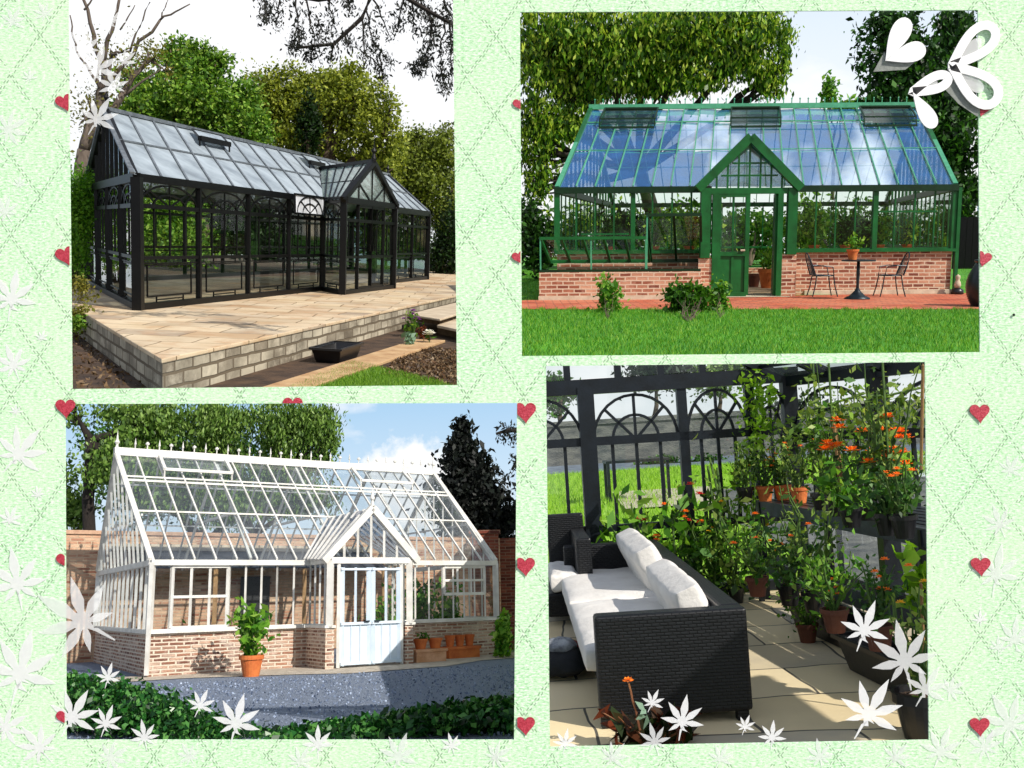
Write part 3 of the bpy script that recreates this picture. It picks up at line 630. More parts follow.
plain('terracotta', 'c0602c', 'd87a3c', 5, .75, bmp=.15); plain('pot_brown', '5a3224', '7a4632', 5, .7, bmp=.2); plain('iron', '16222a', '26343c', 9, .4, metal=.4, bmp=.1)
plain('urn_glaze', '0c1014', '1c242a', 5, .3, bmp=.1); plain('stone_pale', 'b5a58e', 'd2c4ac', 4, .85, bmp=.3)
skymat('sky_blue', [(0, 'ffffff'), (.25, 'f4f9ff'), (.5, 'dfecfb'), (1, '8fbcf2')], 'ffffff', .05, .47, .6, 34)
skysheet(D2, 'sky_blue', 72)
groundsheet(D2, 'lawn2', 0, 71)
o2 = Vector((.940, 21.094, 0)); h2 = rad(.15); A2 = Vector((math.cos(h2), math.sin(h2), 0)); B2 = Vector((-math.sin(h2 - rad(12.6)), math.cos(h2 - rad(12.6)), 0))
L2, W2, E2, R2, S2 = 8.27, 9.93, 2.2, 4.441, .92
def G2(u, v, z): return o2 + A2 * u + B2 * v + Vector((0, 0, z))
pth = [D2.g(511, 309.5), D2.g(988, 309.5), D2.g(988, 294), D2.g(953, 293), D2.g(540, 300), D2.g(511, 301)]
sheet(D2, 'path', pth, 'red_pavers', .006)
sheet(D2, 'floor', [G2(.1, .1, 0), G2(L2 - .1, .1, 0), G2(L2 - .1, W2 - .1, 0), G2(.1, W2 - .1, 0)], 'beige_tiles', .012)
lw = [D2.g(511, 359), D2.g(989, 359), D2.g(989, 308.2), D2.g(511, 308.2)]
gp2 = scatter(lw, 56000, .002); wv = D2.px(gp2); gp2 = gp2[wv[:, 1] > 309.6 + 1.3 * np.sin(wv[:, 0] * .31) * np.sin(wv[:, 0] * .083 + 1) + RNG.normal(size=len(gp2)) * .5]; grass_blades(D2, 'lawn', gp2, .05, 'blade2')
lw = [D2.g(511, 301), D2.g(541, 300), D2.g(541, 270), D2.g(511, 270)]; lw2 = [D2.g(955, 293), D2.g(989, 294), D2.g(989, 268), D2.g(955, 268)]
grass_blades(D2, 'lawn', np.concatenate([scatter(lw, 9000, .002), scatter(lw2, 9000, .002)]), .05, 'blade2')
g2 = root(D2, 'greenhouse', o2, 'dark green greenhouse on a red brick plinth with a steep gabled porch', 'greenhouse')
b2 = lambda a, b, w, h=None, m='green_paint', name='beam': MB().bar(a, b, w, h).build(D2, name, m, g2)
Pu0, Pu1, Pp = 3.1, 4.86, .55
fr2 = lambda x, y, z: G2(x, y, z)
for (x0, y0, x1, y1) in ((0, 0, 3.2, .2), (4.98, 0, L2, .2), (0, .2, .2, W2), (L2 - .2, .2, L2, W2), (.2, W2 - .2, L2 - .2, W2)):
    MB().box(x0, y0, .0, x1, y1, S2 - .03 if y0 < 9 else .3, fr2).build(D2, 'plinth', 'red_brick', g2)
MB().box(3.5, -.02, -.0, L2 + .06, -.001, .1, fr2).build(D2, 'plinth_footing', 'stone_pale', g2) if False else None
MB().box(5.2, -.05, 0, L2 + .04, -.003, .1, fr2).build(D2, 'footing', 'stone_pale', g2, bevel=.01)
for a, b in (((-.04, -.04), (3.2, -.04)), ((4.98, -.04), (L2 + .04, -.04)), ((0, 0), (0, W2)), ((L2, 0), (L2, W2)), ((0, W2), (L2, W2))):
    b2(G2(*a, S2), G2(*b, S2), .12, .06, name='sill')
    b2(G2(*a, E2), G2(*b, E2), .13, .13, name='gutter', m='green_dark')
for (u, v) in ((0, 0), (L2, 0), (0, W2), (L2, W2)): b2(G2(u, v, S2), G2(u, v, E2), .12, name='corner_post')
b2(G2(L2 + .08, -.06, 0), G2(L2 + .08, -.06, E2), .07, name='downpipe'); b2(G2(1.58, 0, S2), G2(1.58, 0, E2), .09, name='post'); b2(G2(6.62, 0, S2), G2(6.62, 0, E2), .1, name='post')
def bay2(F, u0, u1, step, z0=S2, z1=E2, trans=None, t=.03):
    n = max(1, round((u1 - u0) / step)); mb = MB()
    for i in range(0, n + 1): u = u0 + (u1 - u0) * i / n; mb.bar(F(u, z0), F(u, z1), t)
    mb.bar(F(u0, z0 + .03), F(u1, z0 + .03), .05); mb.bar(F(u0, z1 - .03), F(u1, z1 - .03), .05)
    for (a, b, z) in (trans or ()): mb.bar(F(a, z), F(b, z), .035)
    f = mb.build(D2, 'window', 'green_paint', g2); MB().poly([F(u0, z0), F(u1, z0), F(u1, z1), F(u0, z1)]).build(D2, 'glass', 'glass_green', f)
F2 = lambda u, z: G2(u, 0, z); K2 = lambda u, z: G2(u, W2, z); Lf2 = lambda v, z: G2(0, v, z); Rt2 = lambda v, z: G2(L2, v, z)
bay2(F2, 0, 1.58, .4, trans=((.5, 1.5, 1.3),)); bay2(F2, 1.58, 3.2, .4); bay2(F2, 4.98, 6.62, .41); bay2(F2, 6.62, L2, .41, trans=((6.62, 7.9, 1.72),))
for i in range(4): bay2(K2, L2 * i / 4, L2 * (i + 1) / 4, .4, z0=.3)
for i in range(3): bay2(Lf2, W2 * i / 3, W2 * (i + 1) / 3, .6); bay2(Rt2, W2 * i / 3, W2 * (i + 1) / 3, .6)
def slope2(vA, vB, name, gm='roof_sky'):
    e = E2 + .08; a, b, c, d = G2(0, vA, e), G2(L2, vA, e), G2(L2, vB, R2), G2(0, vB, R2); mb = MB(); n = 21
    for i in range(n + 1): t = i / n; mb.bar(a.lerp(b, t), d.lerp(c, t), .09 if i in (0, n) else .022, .03)
    mb.bar(a.lerp(d, .8), b.lerp(c, .8), .035, .03); mb.bar(a.lerp(d, .42), b.lerp(c, .42), .022, .02)
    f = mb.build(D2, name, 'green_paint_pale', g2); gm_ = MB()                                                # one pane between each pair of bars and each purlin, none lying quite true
    for i in range(n):
        for t0, t1 in ((0, .42), (.42, .8), (.8, 1)):
            q = [a.lerp(b, i / n).lerp(d.lerp(c, i / n), t0), a.lerp(b, (i + 1) / n).lerp(d.lerp(c, (i + 1) / n), t0), a.lerp(b, (i + 1) / n).lerp(d.lerp(c, (i + 1) / n), t1), a.lerp(b, i / n).lerp(d.lerp(c, i / n), t1)]
            j = [random.uniform(-.012, .012) for _ in range(3)]; gm_.poly([q[0] + Vector((0, 0, -.03 + j[0])), q[1] + Vector((0, 0, -.03 + j[1])), q[2] + Vector((0, 0, -.03 + j[2])), q[3] + Vector((0, 0, -.03 + j[0] + j[2] - j[1]))])
    gm_.build(D2, 'glass', gm, f)
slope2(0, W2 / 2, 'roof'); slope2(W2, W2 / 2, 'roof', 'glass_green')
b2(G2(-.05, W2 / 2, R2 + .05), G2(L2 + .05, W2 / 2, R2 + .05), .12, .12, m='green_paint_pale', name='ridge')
mb = MB()
for i in range(40):
    u = L2 * (i + .5) / 40; mb.bar(G2(u, W2 / 2, R2 + .1), G2(u, W2 / 2, R2 + .22), .02); mb.lathe([(0, 0), (.026, .02), (0, .06)], G2(u, W2 / 2, R2 + .2), 6)
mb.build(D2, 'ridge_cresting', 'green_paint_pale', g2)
for u in (0, L2):
    mb = MB()
    for i in range(1, 16): v = W2 * i / 16; z = E2 + (R2 - E2) * (1 - abs(2 * v / W2 - 1)); mb.bar(G2(u, v, E2), G2(u, v, z), .05)
    mb.bar(G2(u, 0, E2), G2(u, W2 / 2, R2), .1); mb.bar(G2(u, W2, E2), G2(u, W2 / 2, R2), .1)
    f = mb.build(D2, 'gable', 'green_paint', g2); MB().poly([G2(u, 0, E2), G2(u, W2, E2), G2(u, W2 / 2, R2)]).build(D2, 'glass', 'glass_green', f)
for u0, u1 in ((.4, 1.72), (3.55, 4.75), (6.75, 8.0)):
    P = lambda u, t, dz: G2(u, W2 / 2 * t, E2 + (R2 - E2) * t + dz); mb = MB()
    a, b, c, d = P(u0, .74, .2), P(u1, .74, .2), P(u1, .94, .12), P(u0, .94, .12)
    for x, y in ((a, b), (b, c), (c, d), (d, a)): mb.bar(x, y, .035, .035)
    mb.bar(P(u0, .7, .06), P(u1, .7, .06), .05); mb.bar(P(u0, .95, .06), P(u1, .95, .06), .05)
    for q in (u0, u1): mb.bar(P(q, .72, .06), P(q, .74, .2), .03)
    f = mb.build(D2, 'roof_vent', 'green_dark', g2); MB().poly([P(u0, .72, .09), P(u1, .72, .09), P(u1, .93, .09), P(u0, .93, .09)]).build(D2, 'glass', 'vent_shade', f) if 'vent_shade' in MATS or glass('vent_shade', (.35, .45, .38), .12, .02, .3, (.03, .05, .04)) else None  # dark tinted sheet paints the shade inside the open vent
# porch
Q2 = lambda u, p, z: G2(u, -p, z); um2 = (Pu0 + Pu1) / 2; pz2 = 3.2
for (a, b, w) in ((Pu0 - .12, Pu0 + .16, .3), (Pu1 - .18, Pu1 + .12, .3)):
    MB().box(a, -Pp - .02, 0, b, -.001, S2 - .06 if a > 4 else .8, fr2).build(D2, 'plinth_pier', 'red_brick', g2)
for u in (Pu0, Pu1): b2(Q2(u, Pp, S2 - .06 if u > 4 else .8), Q2(u, Pp, E2), .19, .16, name='porch_post')
for u in (Pu0 + .2, Pu1 - .24): b2(Q2(u, Pp, .02), Q2(u, Pp, E2 - .1), .11, .1, name='door_post')
b2(Q2(Pu0, Pp, E2 - .06), Q2(Pu1, Pp, E2 - .06), .1, .12, name='lintel')
mb = MB()
for s_, ue in ((1, Pu0 - .16), (-1, Pu1 + .16)): mb.bar(Q2(ue, Pp + .06, E2 - .02), Q2(um2, Pp + .06, pz2), .15, .17)
mb.build(D2, 'bargeboard', 'green_paint', g2)
mb = MB()
for i in range(1, 8): t = i / 8; u = Pu0 + (Pu1 - Pu0) * t; mb.bar(Q2(u, Pp, E2), Q2(u, Pp, E2 + (pz2 - E2) * (1 - abs(2 * t - 1))), .035)
for q in (.25, .5): mb.bar(Q2(Pu0 + (um2 - Pu0) * (q + .1), Pp, E2 + .98 * q), Q2(Pu1 - (Pu1 - um2) * (q + .1), Pp, E2 + .98 * q), .035)
f = mb.build(D2, 'gable', 'green_paint', g2); MB().poly([Q2(Pu0, Pp, E2), Q2(Pu1, Pp, E2), Q2(um2, Pp, pz2)]).build(D2, 'glass', 'glass_green', f)
vr2 = -W2 / 2 * (pz2 - E2) / (R2 - E2)
for ue in (Pu0 - .12, Pu1 + .12):
    a, b, c, d = Q2(ue, Pp, E2), Q2(um2, Pp, pz2), Q2(um2, vr2, pz2 + .02), Q2(ue, 0, E2 + .09); mb = MB()
    for i in range(6): t = i / 5; mb.bar(a.lerp(d, t), b.lerp(c, t), .04)
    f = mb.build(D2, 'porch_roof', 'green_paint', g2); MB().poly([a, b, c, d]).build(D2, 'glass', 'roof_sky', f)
    bay2(lambda p, z, ue=ue: Q2(ue + (.12 if ue < 4 else -.12), p, z), 0, Pp, .3)
def door2(u0, u1, F, label):
    mb = MB(); z1 = 2.06
    for x, y in (((u0, .06), (u1, .06)), ((u0, z1), (u1, z1)), ((u0, .04), (u0, z1 + .04)), ((u1, .04), (u1, z1 + .04)), ((u0, .88), (u1, .88))): mb.bar(F(*x), F(*y), .085)
    mb.bar(F((u0 + u1) / 2, .88), F((u0 + u1) / 2, z1), .04)
    d_ = mb.build(D2, 'door', 'green_paint', g2); d_['label'] = label
    P = MB(); P.hexa([F(u0, .06) + Vector((0, .0, 0)), F(u1, .06), F(u1, .06) + Vector((0, .04, 0)), F(u0, .06) + Vector((0, .04, 0))], [F(u0, .86), F(u1, .86), F(u1, .86) + Vector((0, .04, 0)), F(u0, .86) + Vector((0, .04, 0))])
    P.bar(F((u0 + u1) / 2, .12), F((u0 + u1) / 2, .82), .05); P.build(D2, 'panel', 'green_paint', d_)
    MB().poly([F(u0, .9), F(u1, .9), F(u1, z1), F(u0, z1)]).build(D2, 'glass', 'glass_green', d_)
    MB().tube([F(u1 - .05, .95) + Vector((0, -.07, 0)), F(u1 - .14, .95) + Vector((0, -.07, 0))], .02, 6).build(D2, 'handle', 'stone_pale', d_)
door2(Pu0 + .28, um2 - .02, lambda u, z: Q2(u, Pp, z), 'closed green leaf of the porch door with panelled base')
door2(0, .72, lambda u, z: Q2(Pu1 - .3, Pp - .08 - u, z), 'right leaf of the porch door swung open inwards')
sheet(D2, 'doorstep', [Q2(Pu0, Pp + .25, 0), Q2(Pu1, Pp + .25, 0), Q2(Pu1, .0, 0), Q2(Pu0, 0, 0)], 'stone_pale', .016)
# cold frame
cf = root(D2, 'cold_frame', D2.g(540, 301), 'long brick cold frame with its glazed green lids propped open, left of the porch', 'cold frame')
Fc = lambda x, y, z: G2(x, -y, z); x0, x1, yy, hh = -.14, 3.05, 1.25, .56
for (a, c, b, d) in ((x0, yy - .2, x1, yy), (x0, .01, x0 + .2, yy - .2), (x1 - .2, .01, x1, yy - .2)):
    MB().box(a, c, 0, b, d, hh, Fc).build(D2, 'wall', 'red_brick', cf)
MB().box(x0 - .01, yy - .22, 0, x1, yy + .02, .09, Fc).build(D2, 'footing', 'stone_pale', cf)
MB().box(x0 + .2, .01, 0, x1 - .2, yy - .2, .3, Fc).build(D2, 'soil', 'soil', cf)
MB().bar(Fc(x0, yy - .03, hh + .02), Fc(x1, yy - .03, hh + .02), .06, .05).build(D2, 'rail', 'green_dark', cf)
for i in range(2):
    a0, a1 = (x0 + .02 + 0, x0 + 2.1) if i == 0 else (x0 + 2.12, x1 - .02); mb = MB(); H_ = lambda x, t: Fc(x, .12 + (yy - .15) * t, .74 + (.48 if i == 0 else .02 + .9) * t)
    mb.bar(H_(a0, 0), H_(a1, 0), .07); mb.bar(H_(a0, 1), H_(a1, 1), .06); n = 5 if i == 0 else 2
    for k in range(n + 1): x = a0 + (a1 - a0) * k / n; mb.bar(H_(x, 0), H_(x, 1), .045, .06)
    lid = mb.build(D2, 'lid', 'green_dark' if i else 'green_paint', cf); MB().poly([H_(a0, 0), H_(a1, 0), H_(a1, 1), H_(a0, 1)]).build(D2, 'glass', 'glass_green', lid)
    mb = MB(); xs = (a0, a0 + 1.0, a1) if i == 0 else (a0, )
    for x in xs: mb.bar(H_(x, 1), Fc(x, yy - .06, hh), .03)
    mb.build(D2, 'prop', 'green_paint_pale', cf)
P = scatter([Fc(x0 + .25, .05, 0), Fc(x1 - .25, .05, 0), Fc(x1 - .25, yy - .25, 0), Fc(x0 + .25, yy - .25, 0)], 500, .34)
r = root(D2, 'seedlings', Fc(1, .6, .3), 'low seedlings growing inside the open cold frame', 'plant'); leafcloud(D2, 'foliage', P, .09, 'leaf_vine', r)
# lawn shrubs
shrub(D2, 'shrub', 'small upright rose bush on the lawn in front of the cold frame', [(608, 296, 16.6, 12, 18, 520), (608, 311, 16.6, 13, 10, 300)], 'leaf_vine', 5.5, D2.g(608, 319), clumps=14, aspect=.5)
shrub(D2, 'shrub', 'largest leafy bush on the lawn edge, left of the porch door', [(683, 300, 16.4, 18, 18, 900), (698, 296, 16.4, 13, 14, 300), (690, 313, 16.4, 22, 9, 500)], 'leaf_hedge', 5.5, D2.g(688, 322), clumps=16)
shrub(D2, 'shrub', 'loose bush with orange-tinted leaves in front of the porch door', [(720, 298, 16.7, 11, 18, 360), (718, 311, 16.7, 13, 9, 200)], 'leaf_vine', 5, D2.g(720, 318), clumps=12)
# bistro set
tb2 = D2.g(857, 299.3); r = root(D2, 'bistro_table', tb2, 'small round dark metal pedestal table on the red brick path', 'table')
MB().lathe([(.31, .735), (.32, .745), (.32, .76), (.3, .765)], tb2, 32).build(D2, 'table_top', 'iron', r, smooth=False)
MB().lathe([(.035, .1), (.028, .3), (.035, .5), (.03, .735)], tb2, 12).build(D2, 'column', 'iron', r, smooth=True)
MB().lathe([(.24, 0), (.24, .03), (.15, .07), (.06, .16), (.03, .22)], tb2, 24).build(D2, 'foot', 'iron', r, smooth=True)
def pot(D, base, r0, h, m, label, group=None, soil=True, name='flower_pot', cat='pot'):
    r = root(D, name, base, label, cat, group); base = Vector(base)
    MB().lathe([(r0 * .68, 0), (r0 * .95, h * .8), (r0 * 1.06, h * .8), (r0 * 1.08, h), (r0 * .94, h), (r0 * .9, h * .85)], base, 20).build(D, 'body', m, r)
    if soil: MB().lathe([(.001, h * .85), (r0 * .9, h * .86)], base, 14).build(D, 'soil', 'soil', r)
    return r
def leafplant(D, base, h, w, n, ls, m, label, cat='plant', name='potted_plant', group=None, up=.25, aspect=.5):
    r = root(D, name, base, label, cat, group); base = Vector(base); mb = MB(); P = []
    for i in range(8):
        a = random.random() * 6.28; e = base + Vector((math.cos(a) * w * random.random(), math.sin(a) * w * random.random(), h * random.uniform(.6, 1))); limb(mb, base, e, h * .018, h * .006, .12, 4, 4)
        for k in range(n // 8): P.append(tuple(base.lerp(e, random.random() ** .5) + Vector(RNG.normal(size=3)) * w * .3))
    P = np.array(P); P[:, 2] = np.maximum(P[:, 2], base.z + .01)
    mb.build(D, 'stem', 'stem_green', r); leafcloud(D, 'foliage', P, ls, m, r, up=up, aspect=aspect); return r
tz = tb2 + Vector((-.12, 0, .766)); pot(D2, tz, .11, .2, 'terracotta', 'small orange terracotta pot standing on the bistro table')
leafplant(D2, tz + Vector((0, 0, .17)), .28, .16, 150, .08, 'leaf_vine', 'light green herb growing in the pot on the bistro table')
def chair2(base, flip, label):
    r = root(D2, 'garden_chair', base, label, 'chair', 'wire chairs at the bistro table'); s = -1 if flip else 1; F = lambda x, y, z: base + Vector((x * s, y, z))
    mb = MB(); pts = [F(.21 * math.cos(a), .21 * math.sin(a), .43) for a in [6.283 * i / 18 for i in range(19)]]; mb.tube(pts, .014, 6)
    for k in range(-4, 5): y = k * .045; x = math.sqrt(max(0, .044 - y * y)); mb.tube([F(-x, y, .43), F(x, y, .43)], .006, 5)
    mb.build(D2, 'seat', 'iron', r)
    for x, y in ((-.17, -.16), (-.17, .16), (.17, -.16), (.17, .16)): MB().tube([F(x, y, .43), F(x * 1.2, y * 1.1, .2), F(x * 1.5, y * 1.25, 0)], .012, 6).build(D2, 'leg', 'iron', r)
    mb = MB(); pts = [F(-.2 - .17 * math.sin(t) * .9, -.2 * math.cos(t), .43 + .46 * math.sin(t)) for t in [math.pi * i / 14 for i in range(15)]]; mb.tube(pts, .013, 6)
    for k in range(-3, 4): y = k * .05; mb.tube([F(-.2, y, .43), F(-.3, y, .43 + .3 + .1 * math.cos(k * .5))], .007, 5)
    mb.tube([F(-.27, -.18, .62), F(-.05, -.23, .63), F(.14, -.2, .6), F(.17, -.18, .43)], .011, 6); mb.tube([F(-.27, .18, .62), F(-.05, .23, .63), F(.14, .2, .6), F(.17, .18, .43)], .011, 6)
    mb.build(D2, 'backrest', 'iron', r)
chair2(D2.g(822, 296.5), False, 'wire metal garden chair left of the bistro table, facing right'); chair2(D2.g(889, 296.5), True, 'wire metal garden chair right of the bistro table, facing left')
ub = D2.g(986, 306.5); r = root(D2, 'urn', ub, 'large dark ribbed ceramic urn at the right end of the brick path', 'urn'); prof = []
for i in range(41): t = i / 40; prof.append((.17 + .17 * math.sin(math.pi * (t * .82 + .12)) + (.008 if i % 2 else -.004), t * .74))
MB().lathe(prof, ub, 36).build(D2, 'body', 'urn_glaze', r, smooth=True); MB().lathe([(.17, .73), (.22, .77), (.22, .8), (.16, .8), (.14, .72)], ub, 30).build(D2, 'rim', 'urn_glaze', r, smooth=True)
sb = D2.g(957, 294.5); r = root(D2, 'garden_ornament', sb, 'small pale figure ornament on a black base at the right corner of the greenhouse', 'ornament')
MB().lathe([(.11, 0), (.13, .02), (.12, .1), (.07, .13), (.05, .14)], sb, 14).build(D2, 'base', 'black_plastic', r, smooth=True); MB().lathe([(.05, .14), (.07, .2), (.055, .26), (.035, .3), (.05, .34), (.045, .39), (.0, .42)], sb, 14).build(D2, 'figure', 'stone_pale', r, smooth=True)
# inside: staging with pots, vines, a planter
for (u0, u1, v0, v1, lb) in ((.4, 3.0, 1.2, 2.0, 'low wooden staging bench behind the left windows of the green greenhouse'), (5.3, 7.9, 1.2, 2.0, 'low wooden staging bench behind the right windows of the green greenhouse')):
    r = root(D2, 'staging_bench', G2(u0, v0, 0), lb, 'bench'); MB().box(u0, v0, .8, u1, v1, .85, fr2).build(D2, 'top', 'wood_pale', r) if 'wood_pale' in MATS or plain('wood_pale', 'a07c54', 'c09a6e', 5, .8, bmp=.3) else None
    for u, v in ((u0 + .05, v0 + .05), (u1 - .05, v0 + .05), (u0 + .05, v1 - .05), (u1 - .05, v1 - .05)): MB().bar(G2(u, v, 0), G2(u, v, .8), .06).build(D2, 'leg', 'wood_pale', r)
for (u, v, h, w, n, mm, lb) in ((.9, 1.6, .6, .3, 200, 'leaf_deep', 'dark leafy plant on the left end of the left staging'), (1.9, 1.6, .8, .35, 260, 'leaf_vine', 'bright leafy plant in the middle of the left staging'), (2.7, 1.6, .7, .3, 220, 'leaf_bright', 'bushy plant on the staging nearest the left side of the porch'),
        (5.5, 1.6, .9, .35, 320, 'leaf_vine', 'tall light green plant on the staging just right of the porch'), (6.2, 1.6, .6, .3, 200, 'leaf_deep', 'dark green plant behind the bistro table on the staging'), (6.95, 1.6, .75, .35, 260, 'leaf_vine', 'bright green plant near the middle post of the right windows'), (7.6, 1.6, .5, .3, 160, 'leaf_bright', 'small plant on the right end of the right staging')):
    pot(D2, G2(u, v, .852), .12, .18, 'terracotta', lb.replace('plant', 'plant pot').replace('leafy plant pot', 'plant pot'), group='pots on the staging'); leafplant(D2, G2(u, v, 1.0), h, w, n, .11, mm, lb)
for (u, v, h, mm, lb) in ((.8, 6, 2.0, 'leaf_deep', 'tall vine at the back left inside the green greenhouse'), (2.4, 6.5, 2.2, 'leaf_vine', 'broad climbing vine left of the porch inside'), (5.6, 6.5, 2.3, 'leaf_vine', 'broad climbing vine right of the porch inside'), (7.2, 6, 1.9, 'leaf_deep', 'tall vine at the back right inside the green greenhouse')):
    leafplant(D2, G2(u, v, .02), h, .7, 900, .16, mm, lb, name='vine')
pot(D2, G2(4.52, 3.0, .012), .22, .45, 'terracotta', 'bright orange barrel planter on the tiled floor inside the open porch'); leafplant(D2, G2(4.52, 3.0, .4), .5, .25, 160, .12, 'leaf_vine', 'leafy plant in the bright orange barrel planter')
pot(D2, G2(4.2, 3.6, .012), .17, .32, 'pot_brown', 'dark brown planter beside the orange one inside the porch')
# trees and hedges behind
tree(D2, 'broadleaf_tree', 'huge leafy tree filling the upper left behind the green greenhouse', D2.d(660, 230, 40),
     [(600, 45, 38, 80, 50, 9500), (680, 40, 38, 80, 50, 10500), (745, 36, 38, 48, 44, 6000), (550, 55, 38, 44, 56, 5200), (640, 85, 39, 90, 24, 5600), (540, 120, 38, 30, 34, 1300), (770, 78, 38, 22, 24, 1400), (575, 96, 38, 34, 20, 900), (540, 150, 38, 26, 40, 1500), (565, 125, 38, 34, 24, 1300), (535, 185, 38, 18, 22, 500)], 'leaf_bright', 'bark_dark', 5.6, .34, clumps=60, spread=.14, droop=1.1, hollow=.2, aspect=.4)
tree(D2, 'broadleaf_tree', 'dark green tree at the upper right behind the green greenhouse', D2.d(905, 230, 42),
     [(890, 50, 42, 30, 44, 3600), (900, 100, 42, 50, 24, 2800), (925, 90, 42, 40, 40, 4200), (950, 150, 42, 30, 50, 4200), (960, 200, 42, 24, 44, 2600)], 'leaf_deep', 'bark_dark', 6, .4, clumps=26, spread=.2, droop=.4)
tree(D2, 'conifer_tree', 'tall upright conifer at the far right edge of the blue sky', D2.d(955, 240, 46), [(955, 50, 46, 24, 60, 5200), (950, 100, 46, 30, 40, 3000)], 'leaf_deep', 'bark_dark', 5.5, .3, clumps=22, spread=.22, droop=1.)
tree(D2, 'young_tree', 'small bright sapling just above the ridge between the two big trees', D2.d(832, 200, 60), [(830, 94, 60, 9, 16, 300), (845, 104, 60, 14, 10, 300)], 'leaf_vine', 'bark', 5, .12)
shrub(D2, 'shrub', 'dark rounded shrub at the far left of the lawn', [(535, 245, 30, 22, 34, 2400), (528, 215, 30, 12, 16, 500)], 'leaf_deep', 5, D2.g(535, 276))
for i, (px, w, dd_, mm, lb) in enumerate(((590, 50, 44, 'leaf_bright', 'dark hedge bank behind the left end of the green greenhouse'), (670, 55, 45, 'leaf_bright', 'tall sunny hedge behind the left windows of the green greenhouse'), (750, 50, 46, 'leaf_vine', 'dark hedge seen through the porch'), (835, 55, 45, 'leaf_vine', 'light green hedge seen through the windows right of the porch'), (915, 50, 44, 'leaf_bright', 'dark hedge behind the right end of the green greenhouse'))):
    shrub(D2, 'hedge', lb, [(px, 236, dd_, w, 26, 3000)], mm, 5, D2.g(px, 266), cat='hedge')
r = root(D2, 'fence', D2.d(968, 268, 34), 'black close-boarded fence at the far right beyond the urn', 'fence'); a, b = D2.g(952, 269), D2.g(990, 269)
for k in range(6):
    p, q = a.lerp(b, k / 6), a.lerp(b, (k + .93) / 6); MB().hexa([p, q, q + Vector((0, .05, 0)), p + Vector((0, .05, 0))], [x + Vector((0, 0, 1.9)) for x in (p, q, q + Vector((0, .05, 0)), p + Vector((0, .05, 0)))]).build(D2, 'board', 'black_paint', r)
# ================================================================ VIEW 3: white greenhouse against a brick garden wall
D3 = Diorama(-12.055, -1.364, 1.472, .25, [(65, 404), (517, 403), (514, 740), (66, 740)])
plain('white_paint', 'c9c7c0', 'e4e2dc', 3, .5, bmp=.04); plain('door_paint', 'c3d3e2', 'd3dfea', 3, .5, bmp=.05)
glass('glass_white', (.95, .97, .98), .01, fk=.2); glass('roof_clear', (.92, .95, .96), .05, .03, .07, (.6, .66, .72), 3)
brick('old_brick', '6e4234', ('b4836a', 'dcc0aa'), 'd8c8b6', .26, .08, .02, '6a4438', .5, .95, .5, lightpatch='e8d8ca', bs=1.)
brick('wall_brick', '9c6650', ('c99a7c', 'dcb898'), 'bfa78c', .3, .09, .014, '7a5546', .3, .95, .5, lightpatch='e2c6a4', bs=.6)
brick('wall_brick_dark', '5a2a20', ('8a4534', 'a25c44'), '8a6a58', .3, .09, .012, '3a1e18', .4, .95, .5, bs=.6)
plain('gravel', '66768e', 'b4c0d6', 70, .95, bmp=1., bscale=60, lo=.3, hi=.7); plain('pale_dust', 'a89c8c', 'cfc4b4', 4, .95, bmp=.4, bscale=40)  # gravel: the bluish tint puts tree shade into its base colour
plain('slate', '2c323c', '4a525e', 5, .55, bmp=.3); plain('coping', 'b08a70', 'c8a488', 5, .9, bmp=.3); plain('dark_wood', '060809', '0d1013', 5, .5)
leafmat('leaf_willow', ['2f4a14', '4f7426', '7a9c44', '98b662'], .35); leafmat('leaf_black', ['060907', '0e1410', '1a221a'], .1, .6); leafmat('leaf_ivy', ['0c2a0c', '17451a', '2e6a2a', '69a050'], .25, .3)
skymat('sky_summer', [(0, 'e8f2fa'), (.3, 'd6e8f6'), (.6, 'aed2f0'), (1, '86bbe8')], 'ffffff', .09, .58, .7, 17, puffs=((D3.d(412, 474, 46).x, D3.d(412, 474, 46).z, 2.6, 1.7), (D3.d(440, 500, 46).x, D3.d(440, 500, 46).z, 3., 1.6)))
skysheet(D3, 'sky_summer', 46)
groundsheet(D3, 'gravel', 0, 45.5)
o3 = Vector((-7.78, 22.02, 0)); h3 = rad(37.2); A3 = Vector((math.cos(h3), math.sin(h3), 0)); B3 = Vector((-math.sin(h3 - rad(7)), math.cos(h3 - rad(7)), 0))
L3, W3, E3, R3, S3 = 9.2, 7.5, 2.4, 5.275, .93
def G3(u, v, z): return o3 + A3 * u + B3 * v + Vector((0, 0, z))
fr3 = lambda x, y, z: G3(x, y, z)
sheet(D3, 'forecourt', [G3(-1.6, -.9, 0), G3(.6, -1.15, 0), G3(2.6, -2.2, 0), G3(3.6, -3.0, 0), G3(6.1, -2.9, 0), G3(7.6, -1.9, 0), G3(12.5, -1.6, 0), G3(12.5, .5, 0), G3(-1.6, .5, 0)], 'pale_dust', .012)
g3 = root(D3, 'greenhouse', o3, 'white painted greenhouse with crested ridge and gabled double-door porch on a brick base', 'greenhouse')
def b3(a, b, w, h=None, m='white_paint', name='beam'): return MB().bar(a, b, w, h).build(D3, name, m, g3)
pu0, pu1, pp = 3.75, 5.85, 1.35
for (x0, y0, x1, y1) in ((0, 0, pu0, .2), (pu1, 0, L3, .2), (0, .2, .2, W3), (L3 - .2, .2, L3, W3)):
    MB().box(x0, y0, 0, x1, y1, S3 - .03, fr3).build(D3, 'base_wall', 'old_brick', g3)
